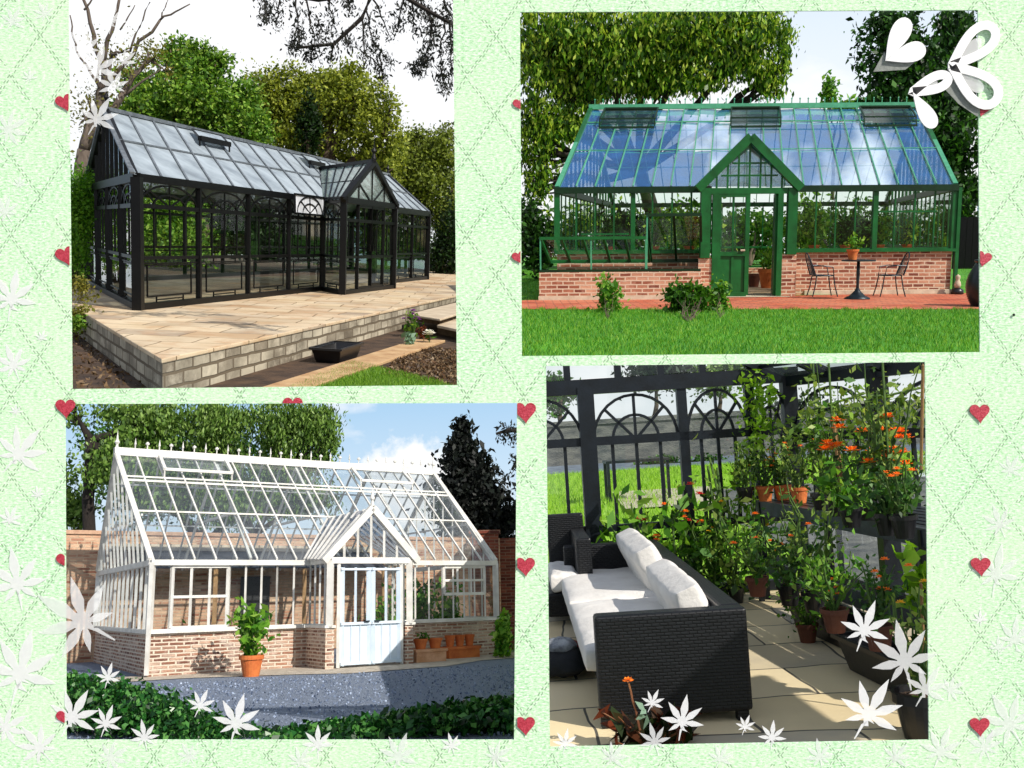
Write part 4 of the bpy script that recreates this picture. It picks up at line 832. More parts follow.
MB().box(pu0 - .1, -pp, 0, pu0 + .12, -.001, S3 - .03, fr3).build(D3, 'base_wall', 'old_brick', g3); MB().box(pu1 - .12, -pp, 0, pu1 + .1, -.001, S3 - .03, fr3).build(D3, 'base_wall', 'old_brick', g3)
for a, b in (((-.04, -.04), (pu0, -.04)), ((pu1, -.04), (L3 + .04, -.04)), ((0, 0), (0, W3)), ((L3, 0), (L3, W3))):
    b3(G3(*a, S3), G3(*b, S3), .14, .07, name='sill'); b3(G3(*a, E3), G3(*b, E3), .13, .12, name='gutter')
for (u, v) in ((0, 0), (L3, 0), (0, W3), (L3, W3)): b3(G3(u, v, S3), G3(u, v, E3), .12, name='corner_post')
b3(G3(-.03, -.12, .05), G3(-.03, -.12, E3), .08, name='downpipe'); b3(G3(L3 + .02, -.1, .05), G3(L3 + .02, -.1, E3), .07, name='downpipe')
def bay3(F, u0, u1, n, z0=S3, z1=E3, t=.04, extra=(), m='white_paint', name='window'):
    mb = MB()
    for i in range(n + 1): u = u0 + (u1 - u0) * i / n; mb.bar(F(u, z0), F(u, z1), t)
    mb.bar(F(u0, z0 + .03), F(u1, z0 + .03), .05); mb.bar(F(u0, z1 - .03), F(u1, z1 - .03), .05)
    for (a, b, c, d, w) in extra: mb.bar(F(a, b), F(c, d), w)
    f = mb.build(D3, name, m, g3); MB().poly([F(u0, z0), F(u1, z0), F(u1, z1), F(u0, z1)]).build(D3, 'glass', 'glass_white', f)
F3 = lambda u, z: G3(u, 0, z)
def casement(u0, u1, z0, z1, n):
    e = [(u0, z0, u1, z0, .075), (u0, z1, u1, z1, .075), (u0, z0, u0, z1, .075), (u1, z0, u1, z1, .075), (u0, (z0 + z1) / 2, u1, (z0 + z1) / 2, .06)]
    return e + [(u0 + (u1 - u0) * i / n, z0, u0 + (u1 - u0) * i / n, z1, .05) for i in range(1, n)]
bay3(F3, .0, .42, 1); bay3(F3, .42, 1.75, 1, extra=casement(.45, 1.72, 1.0, 2.32, 3)); bay3(F3, 1.75, 2.9, 3); bay3(F3, 2.9, pu0, 2)
bay3(F3, pu1, 7.5, 4); bay3(F3, 7.5, L3, 5, extra=casement(7.55, 8.85, 1.6, 2.3, 3))
bay3(lambda v, z: G3(0, v, z), 0, W3, 13, t=.05); bay3(lambda v, z: G3(L3, v, z), 0, W3, 10, t=.04)
def slope3(vA, vB, zB, name, n, hz):
    e = E3 + .08; a, b, c, d = G3(-.05, vA, e), G3(L3 + .05, vA, e), G3(L3 + .05, vB, zB), G3(-.32, vB, zB); mb = MB()
    for i in range(n + 1): t = i / n; mb.bar(a.lerp(b, t), d.lerp(c, t), .09 if i in (0, n) else .038, .05)
    for t, w in hz: mb.bar(a.lerp(d, t), b.lerp(c, t), w, w)
    f = mb.build(D3, name, 'white_paint', g3); MB().poly([p - Vector((0, 0, .03)) for p in (a, b, c, d)]).build(D3, 'glass', 'roof_clear', f)
slope3(0, W3 / 2, R3, 'roof', 19, ((.42, .04), (.72, .05), (.76, .04))); slope3(W3, W3 / 2, R3, 'roof', 17, ((.42, .04), (.76, .04)))
b3(G3(-.36, W3 / 2, R3 + .05), G3(L3 + .08, W3 / 2, R3 + .05), .14, .2, name='ridge')
for i in range(30):
    mb = MB(); u = L3 * (i + .5) / 30; p = G3(u, W3 / 2, R3 + .14); mb.bar(p, p + Vector((0, 0, .14)), .025)
    if i % 2: mb.lathe([(0, 0), (.05, .035), (.05, .07), (0, .11)], p + Vector((0, 0, .1)), 8)
    else: mb.lathe([(0, 0), (.03, .04), (.0, .22)], p + Vector((0, 0, .08)), 6)
    mb.build(D3, 'cresting_spike', 'white_paint', g3)
for u in (-.3, L3): MB().lathe([(.05, 0), (.03, .12), (.07, .18), (.03, .25), (0, .5)], G3(u, W3 / 2, R3 + .1), 8).build(D3, 'finial', 'white_paint', g3)
for u, n in ((0, 14), (L3, 12)):
    mb = MB(); ut = -.3 if u == 0 else u
    for i in range(1, n): v = W3 * i / n; z = E3 + (R3 - E3) * (1 - abs(2 * v / W3 - 1)); mb.bar(G3(u, v, E3), G3(u + (ut - u) * (z - E3) / (R3 - E3), v, z), .042)
    mb.bar(G3(u, 0, E3), G3(ut, W3 / 2, R3), .1); mb.bar(G3(u, W3, E3), G3(ut, W3 / 2, R3), .1); mb.bar(G3(u, W3 * .2, E3 + 1.15), G3(u, W3 * .8, E3 + 1.15), .05)
    f = mb.build(D3, 'gable', 'white_paint', g3); MB().poly([G3(u, 0, E3), G3(u, W3, E3), G3(ut, W3 / 2, R3)]).build(D3, 'glass', 'glass_white', f)
def truss(u):
    mb = MB(); P = lambda v, z: G3(u, v, z)
    mb.bar(P(.2, E3 + .1), P(W3 / 2, R3 - .1), .06); mb.bar(P(W3 - .2, E3 + .1), P(W3 / 2, R3 - .1), .06); mb.bar(P(W3 * .25, E3 + 1.3), P(W3 * .75, E3 + 1.3), .06)
    mb.build(D3, 'truss', 'white_paint', g3)
for u in (2.3, 4.6, 6.9): truss(u)
for (u0, u1) in ((.75, 2.5), (6.3, 8.0)):
    P = lambda u, t, dz: G3(u, W3 / 2 * t, E3 + (R3 - E3) * t + dz); mb = MB(); a, b, c, d = P(u0, .76, .24), P(u1, .76, .24), P(u1, .95, .12), P(u0, .95, .12)
    for x, y in ((a, b), (b, c), (c, d), (d, a)): mb.bar(x, y, .08, .07)
    mb.bar(a, P(u0, .76, .05), .03); mb.bar(b, P(u1, .76, .05), .03)
    f = mb.build(D3, 'roof_vent', 'white_paint', g3); MB().poly([a, b, c, d]).build(D3, 'glass', 'roof_clear', f)
# porch
Q3 = lambda u, p, z: G3(u, -p, z); um3 = (pu0 + pu1) / 2; pz3 = 3.62
for u in (pu0, pu1): b3(Q3(u, pp, S3 if u < 5 else S3), Q3(u, pp, E3), .14, name='porch_post'); b3(Q3(u, pp, E3), Q3(u, 0, E3), .12, .12, name='gutter'); b3(Q3(u, pp + .05, S3), Q3(u, 0, S3), .26, .06, name='sill')
bay3(lambda p, z: Q3(pu0, p, z), 0, pp, 4); bay3(lambda p, z: Q3(pu1, p, z), 0, pp, 4)
for a, b in ((pu0 + .06, pu0 + .22), (pu1 - .22, pu1 - .06)): b3(Q3(b if a < 5 else a, pp, .02), Q3(b if a < 5 else a, pp, E3), .07, name='door_post')
b3(Q3(pu0, pp, E3), Q3(pu1, pp, E3), .12, .14, name='lintel')
mb = MB()
for ue in (pu0 - .2, pu1 + .2): mb.bar(Q3(ue, pp + .06, E3 - .02), Q3(um3, pp + .06, pz3), .12, .16)
mb.build(D3, 'bargeboard', 'white_paint', g3)
mb = MB()
for i in range(1, 6): t = i / 6; u = pu0 + (pu1 - pu0) * t; mb.bar(Q3(u, pp, E3), Q3(u, pp, E3 + (pz3 - E3) * (1 - abs(2 * t - 1))), .05)
f = mb.build(D3, 'gable', 'white_paint', g3); MB().poly([Q3(pu0, pp, E3), Q3(pu1, pp, E3), Q3(um3, pp, pz3)]).build(D3, 'glass', 'glass_white', f)
MB().lathe([(.05, 0), (.03, .12), (.06, .17), (0, .4)], Q3(um3, pp + .06, pz3 + .05), 8).build(D3, 'finial', 'white_paint', g3)
vr3 = -W3 / 2 * (pz3 - E3) / (R3 - E3)
for ue in (pu0 - .16, pu1 + .16):
    a, b, c, d = Q3(ue, pp + .05, E3), Q3(um3, pp + .05, pz3), Q3(um3, vr3, pz3), Q3(ue, 0, E3 + .08); mb = MB()
    for i in range(7): t = i / 6; mb.bar(a.lerp(d, t), b.lerp(c, t), .05)
    f = mb.build(D3, 'porch_roof', 'white_paint', g3); MB().poly([a, b, c, d]).build(D3, 'glass', 'slate_glass', f) if 'slate_glass' in MATS or glass('slate_glass', (.5, .55, .65), .2, .05, .35, (.25, .28, .36), 4) else None
d0, d1 = pu0 + .26, pu1 - .26; dm = (d0 + d1) / 2
for k, (a, b) in enumerate(((d0, dm - .01), (dm + .01, d1))):
    F = lambda u, z, q=0: Q3(u, pp + q, z); mb = MB(); z1 = 2.24
    for x, y, w in (((a + .05, .05), (a + .05, z1), .1), ((b - .05, .05), (b - .05, z1), .1), ((a, z1 - .04), (b, z1 - .04), .1), ((a, .98), (b, .98), .12), ((a, .1), (b, .1), .12)): mb.bar(F(*x), F(*y), w, w * .5)
    mb.bar(F((a + b) / 2, .98), F((a + b) / 2, z1), .05)
    dr_ = mb.build(D3, 'door', 'door_paint', g3); dr_['label'] = ('left' if k == 0 else 'right') + ' leaf of the pale blue-white porch door'
    pb = MB().hexa([F(a + .06, .1), F(b - .06, .1), F(b - .06, .1, -.04), F(a + .06, .1, -.04)], [F(a + .06, .95), F(b - .06, .95), F(b - .06, .95, -.04), F(a + .06, .95, -.04)])
    for q in (.36, .66): pb.bar(F(a + (b - a) * q, .12, .01), F(a + (b - a) * q, .94, .01), .03)
    pb.build(D3, 'panel', 'door_paint', dr_); MB().poly([F(a, .98), F(b, .98), F(b, z1), F(a, z1)]).build(D3, 'glass', 'glass_white', dr_)
    hx = dm + (-.08 if k == 0 else .08); MB().tube([F(hx, 1.02, .06), F(hx, 1.02, .1), F(hx + (-.12 if k == 0 else .12), 1.02, .1)], .02, 6).build(D3, 'handle', 'iron', dr_)
# garden wall behind, with the dark doorway and the slate lean-to
gw = root(D3, 'garden_wall', G3(0, W3 + .3, 0), 'long warm brick garden wall with pale coping behind the white greenhouse', 'wall')
def on_wall(px, py, v=W3 + .3):
    r = D3.ray(px, py); n = B3.cross(Vector((0, 0, 1))).cross(Vector((0, 0, 1))); n = Vector((-A3.y, A3.x, 0)); t = (G3(0, v, 0) - Vector((0, 0, D3.H))).dot(n) / r.dot(n); return Vector((0, 0, D3.H)) + r * t
ul = (on_wall(58, 600) - G3(0, W3 + .3, 0)).dot(A3); ur_ = (on_wall(523, 600) - G3(0, W3 + .3, 0)).dot(A3)
MB().box(ul, W3 + .3, 0, ur_, W3 + .6, 3.5, fr3).build(D3, 'brickwork', 'wall_brick', gw)
MB().box(ul, W3 + .24, 3.502, ur_, W3 + .66, 3.62, fr3).build(D3, 'coping', 'coping', gw, bevel=.02)
c0, c1 = on_wall(241, 570, W3 + .28), on_wall(268, 630, W3 + .28); ud0, ud1 = [(c - G3(0, W3 + .28, 0)).dot(A3) for c in (c0, c1)]
wd = MB().box(ud0, W3 + .2, .0, ud1, W3 + .29, 2.3, fr3).build(D3, 'door', 'dark_wood', gw); wd['label'] = 'dark blue-black door in the garden wall'
lt = root(D3, 'lean_to_roof', G3(.3, W3 - 1.1, 2.5), 'dark slate lean-to roof along the brick wall, seen through the white greenhouse', 'roof')
MB().hexa([G3(.3, W3 - 1.1, 2.5), G3(L3 - .5, W3 - 1.1, 2.5), G3(L3 - .5, W3 + .29, 3.0), G3(.3, W3 + .29, 3.0)], [p + Vector((0, 0, .06)) for p in (G3(.3, W3 - 1.1, 2.5), G3(L3 - .5, W3 - 1.1, 2.5), G3(L3 - .5, W3 + .29, 3.0), G3(.3, W3 + .29, 3.0))]).build(D3, 'slates', 'slate', lt)
MB().box(.3, W3 + .14, 3.07, L3 - .5, W3 + .29, 3.25, fr3).build(D3, 'flashing', 'stone_pale', lt)
for u in (.35, 3.1, 5.9, L3 - .55): MB().bar(G3(u, W3 - 1.05, 0), G3(u, W3 - 1.05, 2.5), .1).build(D3, 'post', 'wood_pale', lt)
r = root(D3, 'brick_pillar', D3.d(486, 640, 29.5), 'dark red brick pillar at the right end of the white greenhouse', 'pillar')
c = D3.d(487, 640, 29.5); zt = D3.d(487, 530, 29.5).z; MB().box(c.x - .42, c.y, 0, c.x + .38, c.y + .6, zt - .1).build(D3, 'brickwork', 'wall_brick_dark', r); MB().box(c.x - .48, c.y - .06, zt - .098, c.x + .44, c.y + .66, zt).build(D3, 'coping', 'wall_brick_dark', r)
r = root(D3, 'garden_wall', D3.d(508, 640, 29.8), 'short stretch of darker brick wall at the right edge, lower than the pillar', 'wall')
c = D3.d(500, 640, 29.8); zt = D3.d(508, 538, 29.8).z; MB().box(c.x + .05, c.y, 0, c.x + .8, c.y + .3, zt).build(D3, 'brickwork', 'wall_brick_dark', r)
# pots and plants outside
p0 = D3.g(251, 676.5); pot(D3, p0, .24, .43, 'terracotta', 'terracotta pot on the forecourt left of the white porch'); 
leafplant(D3, p0 + Vector((0, 0, .36)), 1.15, .42, 340, .17, 'leaf_vine', 'leafy citrus bush growing in the terracotta pot', up=.1, aspect=.6)
def planter_row(px, py, w, dpt, h, label, npots, m1='terracotta'):
    b = D3.g(px, py); r = root(D3, 'planter_box', b, label, 'planter'); c, s = math.cos(h3), math.sin(h3); F = lambda x, y, z: b + Vector((x * c - y * s, x * s + y * c, z)); mb = MB()
    mb.box(-w / 2, -dpt / 2, 0, w / 2, dpt / 2, h, F); mb.box(-w / 2 - .03, -dpt / 2 - .03, h - .06, w / 2 + .03, dpt / 2 + .03, h + .01, F); mb.build(D3, 'body', m1, r, bevel=.01); return F
plain('terracotta_pale', 'c08a62', 'd8a684', 5, .85, bmp=.2)
F = planter_row(427, 662, .85, .42, .3, 'pale terracotta trough by the brick base, nearer the porch', 0, 'terracotta_pale')
for i in range(2): pot(D3, F(-.18 + .42 * i, 0, .312), .17, .24, 'terracotta', ('left' if i == 0 else 'right') + ' terracotta pot standing on the pale trough near the porch')
leafplant(D3, F(-.1, 0, .5), .16, .2, 90, .09, 'leaf_hedge', 'low green seedlings in the pots on the pale trough')
F = planter_row(460, 658, .95, .42, .28, 'orange terracotta trough nearer the right corner of the white greenhouse', 0)
for i, w_ in enumerate(('left', 'middle', 'right')): pot(D3, F(-.3 + .3 * i, 0, .292), .13, .28, 'terracotta', w_ + ' one of three small pots on the orange trough')
shrub(D3, 'shrub', 'light green weedy bush at the right corner of the white greenhouse', [(502, 640, 26, 9, 20, 420), (505, 625, 26.5, 7, 12, 160)], 'leaf_vine', 6, D3.g(502, 655))
for (u, v, h, w, n, mm, lb) in ((6.5, 1.3, 1.7, .5, 340, 'leaf_vine', 'tall bright plant inside the right half of the white greenhouse'), (7.4, 1.2, 1.9, .5, 420, 'leaf_hedge', 'bushy green plant inside behind the small casement'), (8.4, 1.2, 1.8, .5, 420, 'leaf_vine', 'leafy plant inside at the right corner of the white greenhouse'), (1.3, 2.0, 1.0, .3, 60, 'leaf_deep', 'low plant inside the left bay of the white greenhouse')):
    leafplant(D3, G3(u, v, .02), h, w, n, .18, mm, lb, name='greenhouse_plant')
# foreground hedge
hp = []
def hedgerow(name, label, rows, m, leaf, n, base):
    r = root(D3, name, base, label, 'hedge'); P = []
    for (px, pt, dep) in rows:
        t = D3.d(px, pt, dep); k = int(n); q = np.stack([RNG.normal(t.x, .2, k), RNG.normal(t.y, .25, k), t.z * RNG.random(k) ** .55 + RNG.normal(0, .04, k)], 1); P.append(q)
    P = np.concatenate(P); P = P[P[:, 2] > .01]; leafcloud(D3, 'foliage', P, leaf, m, r, aspect=.6, up=.1, jitter=.55)
    mb = MB()
    for (px, pt, dep) in rows: t = D3.d(px, pt, dep); limb(mb, (t.x, t.y, 0), (t.x + .1, t.y, t.z * .9), .03, .01, .1, 4, 4)
    mb.build(D3, 'stem', 'bark', r)
rows = [(62, 678, 13), (80, 680, 13), (98, 684, 12.8), (115, 691, 12.6), (132, 698, 12.5), (150, 704, 12.3), (168, 712, 12.2), (186, 720, 12), (204, 731, 12), (222, 737, 12)]
hedgerow('hedge', 'dark clipped hedge descending from the left edge across the bottom of the gravel drive', rows, 'leaf_ivy', .06, 2600, D3.g(120, 735))
rows = [(290, 740, 12), (308, 737, 12), (328, 733, 12), (350, 729, 12), (372, 725, 12), (394, 722, 12), (416, 718, 12), (438, 714, 12), (460, 710, 12), (482, 707, 12), (504, 705, 12), (520, 704, 12)]
hedgerow('hedge', 'glossy broad-leaved hedge along the bottom right of the gravel drive', rows, 'leaf_ivy', .085, 1700, D3.g(420, 735))
P = scatter([D3.g(66, 744), D3.g(518, 744), D3.g(518, 664), D3.g(66, 690)], 9000, .015); leafmat('pebbles', ['56647e', '7e8ca6', 'a8b6ce', '3c485e'], .0)
tag(leafcloud(D3, 'gravel_stones', P, .03, 'pebbles', None, (0, 0, 0), aspect=.9), kind='stuff')
# trees
tree(D3, 'broadleaf_tree', 'light green tree on a dark trunk beyond the left gable of the white greenhouse', D3.d(88, 600, 34),
     [(140, 425, 35, 50, 34, 5200), (120, 470, 34, 44, 40, 3600), (75, 415, 34, 20, 22, 300), (150, 490, 37, 50, 26, 2600)], 'leaf_willow', 'bark_dark', 4.6, .24, split=D3.d(90, 440, 34), clumps=34, spread=.18, droop=.9, hollow=.2)
tree(D3, 'willow_tree', 'feathery light green willow filling the top behind the middle of the crested ridge', D3.d(240, 600, 37),
     [(220, 425, 37, 60, 36, 6800), (290, 428, 37, 46, 32, 5200), (318, 425, 37, 30, 24, 2600), (200, 470, 37, 60, 36, 4600), (285, 465, 37, 44, 28, 3200), (330, 445, 37, 14, 22, 900), (230, 505, 37, 70, 28, 4200), (300, 500, 37, 46, 24, 2600)], 'leaf_willow', 'bark_dark', 4.4, .2, clumps=34, spread=.18, droop=1.2, hollow=.2, aspect=.35)
tree(D3, 'broadleaf_tree', 'shadowy dark green tree mass behind the willow and above the slate lean-to', D3.d(200, 600, 40), [(120, 450, 40, 50, 40, 3400), (200, 455, 40, 60, 44, 5200), (285, 462, 40, 46, 38, 3600), (160, 500, 40, 70, 26, 3000), (260, 500, 40, 60, 26, 2600)], 'leaf_deep', 'bark_dark', 4.4, .24, clumps=30, spread=.2, hollow=.2)
shrub(D3, 'shrub', 'green bush behind the garden wall at the far left', [(76, 512, 36, 18, 18, 1300), (70, 480, 36, 10, 24, 300)], 'leaf_willow', 5, D3.d(76, 600, 36))
tree(D3, 'conifer_tree', 'near-black spruce tree against the blue sky at the right of the ridge', D3.d(466, 600, 38),
     [(463, 432, 38, 10, 14, 380), (462, 450, 38, 18, 16, 900), (465, 468, 38, 28, 16, 1500), (470, 488, 38, 36, 18, 2200), (476, 510, 38, 42, 18, 2800), (484, 530, 38, 44, 18, 2800)], 'leaf_black', 'bark_dark', 6, .2, split=D3.d(464, 500, 38), clumps=18, spread=.26, droop=.4)
bough('conifer_bough', 'dark branch tip poking in at the upper right edge of the blue sky', D3, [(524, 432), (508, 430), (496, 434)], 30, [((520, 428), (500, 427)), ((512, 430), (498, 437)), ((520, 434), (506, 440))], 50, 5, 'leaf_black')
bough('conifer_bough', 'small dark branch tips at the right edge beside the spruce', D3, [(524, 458), (516, 462), (512, 470)], 30, [((520, 455), (512, 458)), ((520, 462), (511, 475))], 26, 5, 'leaf_black')
# ================================================================ VIEW 4: inside a black greenhouse, wicker sofa and plant staging
D4 = Diorama(-2.6, -3.5, 1.85, .25, [(546, 366), (925, 362), (929, 740), (550, 747)])
plain('steel_blue_black', '0c1116', '151c24', 6, .4, bmp=.05, spec=.35)
plain('meadow', '86b82a', 'a6d23c', 1.2, .95, bmp=.6, bscale=25); plain('asphalt', '566270', '7c8896', 3, .9, bmp=.3); plain('grey_wall', '4c5052', '7a7a74', 1.5, .95, bmp=.6, stretch=(1, 1, 3)); plain('patio', 'b8ac94', 'd8cdb4', 3, .9, bmp=.2)
brick('floor_slabs', 'c8b48c', ('f2dfb4', '9a968e'), '5c584e', 1.0, .75, .012, 'f0dcae', .4, .8, .5, bs=.15)
glass('glass_room', (.88, .92, .92), .04); glass('roof_room', (.7, .78, .78), .12, .05, .2, (.4, .45, .48))
leafmat('blade4', ['6a9a1c', '94c430', 'b4dc48'], .4); leafmat('leaf_tomato', ['2a4416', '55782a', '8aa84a', 'b4c86c'], .4, .4); leafmat('leaf_lime', ['5a8a14', '8fc02a', 'b8de4a'], .45); leafmat('leaf_marigold', ['1c3a12', '33601e', '5a8a34'], .3)
leafmat('leaf_wine', ['10180e', '2a3a1e', '4c2418', '7a3a22'], .2, .3); leafmat('leaf_conif4', ['18221a', '2c3c2c', '4a5c48'], .2)
def wicker():
    m, n, l, b = newmat('wicker'); uv = n.new('ShaderNodeTexCoord').outputs['UV']; t = n.new('ShaderNodeTexBrick'); l.new(uv, t.inputs['Vector'])
    t.inputs['Scale'].default_value = 1; t.inputs['Brick Width'].default_value = .05; t.inputs['Row Height'].default_value = .02; t.inputs['Mortar Size'].default_value = .004; t.inputs['Mortar Smooth'].default_value = .8
    t.inputs['Color1'].default_value = lin('0d0e11'); t.inputs['Color2'].default_value = lin('17191d'); t.inputs['Mortar'].default_value = lin('050506')
    l.new(t.outputs['Color'], b.inputs['Base Color']); b.inputs['Roughness'].default_value = .4
    inv = n.new('ShaderNodeMath'); inv.operation = 'SUBTRACT'; inv.inputs[0].default_value = 1; l.new(t.outputs['Fac'], inv.inputs[1]); bump(n, l, b, inv.outputs[0], .9, .006); MATS['wicker'] = m
wicker()
plain('cushion', 'd6d2cc', 'e2dfda', 4, .95, bmp=.2, bscale=9)
skymat('sky_hazy', [(0, 'dfe6ea'), (.6, 'eef2f4'), (1, 'c9dcee')], 'ffffff', .12, .45, .65, 14)
skysheet(D4, 'sky_hazy', 48, 6, 2)
def wpt(x, y, z=0): return Vector((x, y, z))
YB = 10.6; CX = 2.95
groundsheet(D4, 'meadow', -.03, 40, 'meadow', 6)
a, b = D4.d(540, 500, 40), D4.d(932, 500, 40); c, d = D4.d(932, 500, 44.2), D4.d(540, 500, 44.2)
mb = MB(); mb.poly([(a.x, 40, -.03), (b.x, 40, -.03), (c.x, 44.2, .12), (d.x, 44.2, .12)]); tag(mb.build(D4, 'road', 'asphalt', None, (0, 0, 0)), kind='structure')
fl = clip_poly(D4, [wpt(-2, 4), wpt(6, 4), wpt(4.6, 6), wpt(CX + .05, YB), wpt(-2, YB)])
sheet(D4, 'floor', fl, 'floor_slabs', 0)
XL = D4.d(541, 440, YB).x
gp = clip_poly(D4, [wpt(3.3, 5, -.02), wpt(9, 5, -.02), wpt(14, 26, -.02), wpt(4.2, 26, -.02)])
lp4 = [D4.d(542, 500, 10.8), D4.d(930, 500, 10.8), D4.d(930, 500, 39.5), D4.d(542, 500, 39.5)]
gpts = scatter(lp4, 34000, -.02); grass_blades(D4, 'meadow_grass', gpts[~inpoly(gpts, gp)], .14, 'blade4')
sheet(D4, 'gravel', gp, 'grey_wall', -.016)
sheet(D4, 'patio', [wpt(2.3, 21.5), wpt(4.3, 21.5), wpt(5.2, 27), wpt(2.6, 27)], 'patio', .01)
r = root(D4, 'boundary_wall', D4.d(735, 466, 44.5), 'weathered grey boundary wall beyond the road outside', 'wall'); a, b = D4.d(540, 466, 44.5), D4.d(932, 466, 44.5); zt = D4.d(735, 411, 44.5).z
mb = MB(); mb.box(a.x, 44.3, -.1, b.x, 44.7, zt - .2); mb.build(D4, 'panel', 'grey_wall', r); MB().box(a.x, 44.2, zt - .198, b.x, 44.8, zt).build(D4, 'coping', 'grey_wall', r)
for i, (px, py, rx, ry, n, mm, lb) in enumerate(((655, 372, 34, 22, 2600, 'leaf_conif4', 'dark grey-green tree above the boundary wall, left of centre'), (560, 392, 24, 24, 1500, 'leaf_marigold', 'green tree above the boundary wall at the far left'), (720, 376, 34, 20, 2000, 'leaf_willow', 'light green tree above the wall right of centre'), (800, 425, 50, 26, 2200, 'leaf_conif4', 'broad grey-green tree outside behind the corner of the room'), (900, 430, 40, 30, 1800, 'leaf_willow', 'large green tree outside beyond the right-hand glazing'))):
    tree(D4, 'broadleaf_tree', lb, D4.d(px, 450, 45.6), [(px, py, 45.6, rx, ry, n)], mm, 'bark', 5, .2, clumps=16)
shrub(D4, 'shrub', 'low flowering border in front of the boundary wall outside', [(660, 462, 42, 22, 6, 500), (705, 462, 42, 24, 7, 500)], 'leaf_marigold', 4, D4.d(670, 468, 42))
# room frame
g4 = root(D4, 'glasshouse_frame', wpt(0, YB, 0), 'blue-black glasshouse frame with arched tracery around the wicker seating', 'greenhouse')
def b4(a, b, w, h=None, name='beam', m='steel_blue_black'):
    s_ = clip_seg(D4, Vector(a), Vector(b), 4)
    if s_: return MB().bar(s_[0], s_[1], w, h).build(D4, name, m, g4)
class MBC(MB):
    """bars cut where they would leave this view's compartment"""
    def bar(s, a, b, w, h=None, up=(0, 0, 1)):
        q = clip_seg(D4, Vector(a), Vector(b), 4)
        return MB.bar(s, q[0], q[1], w, h, up) if q else s
def pane(pts, m, par):
    q = clip_poly(D4, pts, 5)
    if len(q) > 2: MB().poly(q).build(D4, 'glass', m, par)
def X4(px, z=1.5, y=YB): return D4.d(px, 440, y).x
xs = [X4(588) - 1.0, X4(588), X4(684), X4(752), CX]
for i, x in enumerate(xs): b4((x, YB, 0), (x, YB, 2.25), (.15, .17, .1, .1, .15)[i], name='post')
b4((-.6, YB, 2.25), (CX + .1, YB, 2.25), .14, .16, name='eaves_beam'); b4((-.6, YB, 1.67), (CX, YB, 1.67), .1, .09, name='transom'); b4((-.6, YB, .75), (CX, YB, .75), .09, .07, name='rail'); b4((-.6, YB, .06), (CX, YB, .06), .1, .1, name='sill')
for x0, x1 in zip(xs, xs[1:]):
    mb = MBC(); w = x1 - x0; c = (x0 + x1) / 2; P = lambda x, z: wpt(x, YB, z)
    for k in range(1, 4): mb.bar(P(x0 + w * k / 4, .75), P(x0 + w * k / 4, 1.67), .035)
    hb = .47
    for rr in (w * .44, w * .24):
        q = [P(c + rr * math.cos(math.pi * i / 14), 1.67 + hb * (rr / (w * .44)) * math.sin(math.pi * i / 14)) for i in range(15)]
        for i in range(14): mb.bar(q[i], q[i + 1], .03)
    for t in (.25, .5, .75): mb.bar(P(c, 1.67), P(c + w * .44 * math.cos(math.pi * t), 1.67 + hb * math.sin(math.pi * t)), .03)
    a0, a1, z0, z1 = x0 + .12 * w, x1 - .12 * w, .2, .6
    for s_, e_ in (((a0, z0), (a1, z0)), ((a0, z1), (a1, z1)), ((a0, z0), (a0, z1)), ((a1, z0), (a1, z1))): mb.bar(P(*s_), P(*e_), .028)
    f = mb.build(D4, 'window', 'steel_blue_black', g4); pane([P(x0, .08), P(x1, .08), P(x1, 2.22), P(x0, 2.22)], 'glass_room', f)
for px in (577, 628, 671, 713, 760): x = X4(px - 6); b4((x, YB, 2.25), (x, YB, 3.1), .07, name='gable_bar')
pane([(-.6, YB, 2.34), (CX, YB, 2.34), (CX, YB, 2.7), (1.2, YB, 3.2), (-.6, YB, 3.2)], 'glass_room', g4)
C0 = wpt(CX, YB, 0); C1 = wpt(4.75, 6.0, 0); dirr = (C1 - C0)
RW = lambda t, z: C0 + dirr * t + Vector((0, 0, z))
b4(RW(0, 2.2), RW(1, 2.2), .13, .14, name='eaves_beam'); b4(RW(0, 1.6), RW(1, 1.6), .1, .09, name='transom'); b4(RW(0, .8), RW(1, .8), .08, .07, name='rail')
ts = (0, .27, .6, 1.)
for t in ts[1:]: b4(RW(t, 0), RW(t, 2.2), .16, name='post')
for t0, t1 in zip(ts, ts[1:]):
    mb = MBC()
    for k in range(1, 4): t = t0 + (t1 - t0) * k / 4; mb.bar(RW(t, .8), RW(t, 1.6), .035)
    for s_ in (.44, .24):
        q = [RW((t0 + t1) / 2 + (t1 - t0) * s_ * math.cos(math.pi * i / 12), 1.6 + .48 * s_ / .44 * math.sin(math.pi * i / 12)) for i in range(13)]
        for i in range(12): mb.bar(q[i], q[i + 1], .03)
    f = mb.build(D4, 'window', 'steel_blue_black', g4); pane([RW(t0, .08), RW(t1, .08), RW(t1, 2.15), RW(t0, 2.15)], 'glass_room', f)
RR = lambda t, k: RW(t, 2.2) + Vector((-2.6, -.5, 1.25)) * k
for t in (.0, .14, .3, .46, .62, .8, 1.0): b4(RR(t, 0), RR(t, 1), .08, .1, name='rafter')
b4(RR(0, .12), RR(1, .12), .04, name='purlin'); pane([RR(0, 0), RR(1, 0), RR(1, 1), RR(0, 1)], 'roof_room', g4)
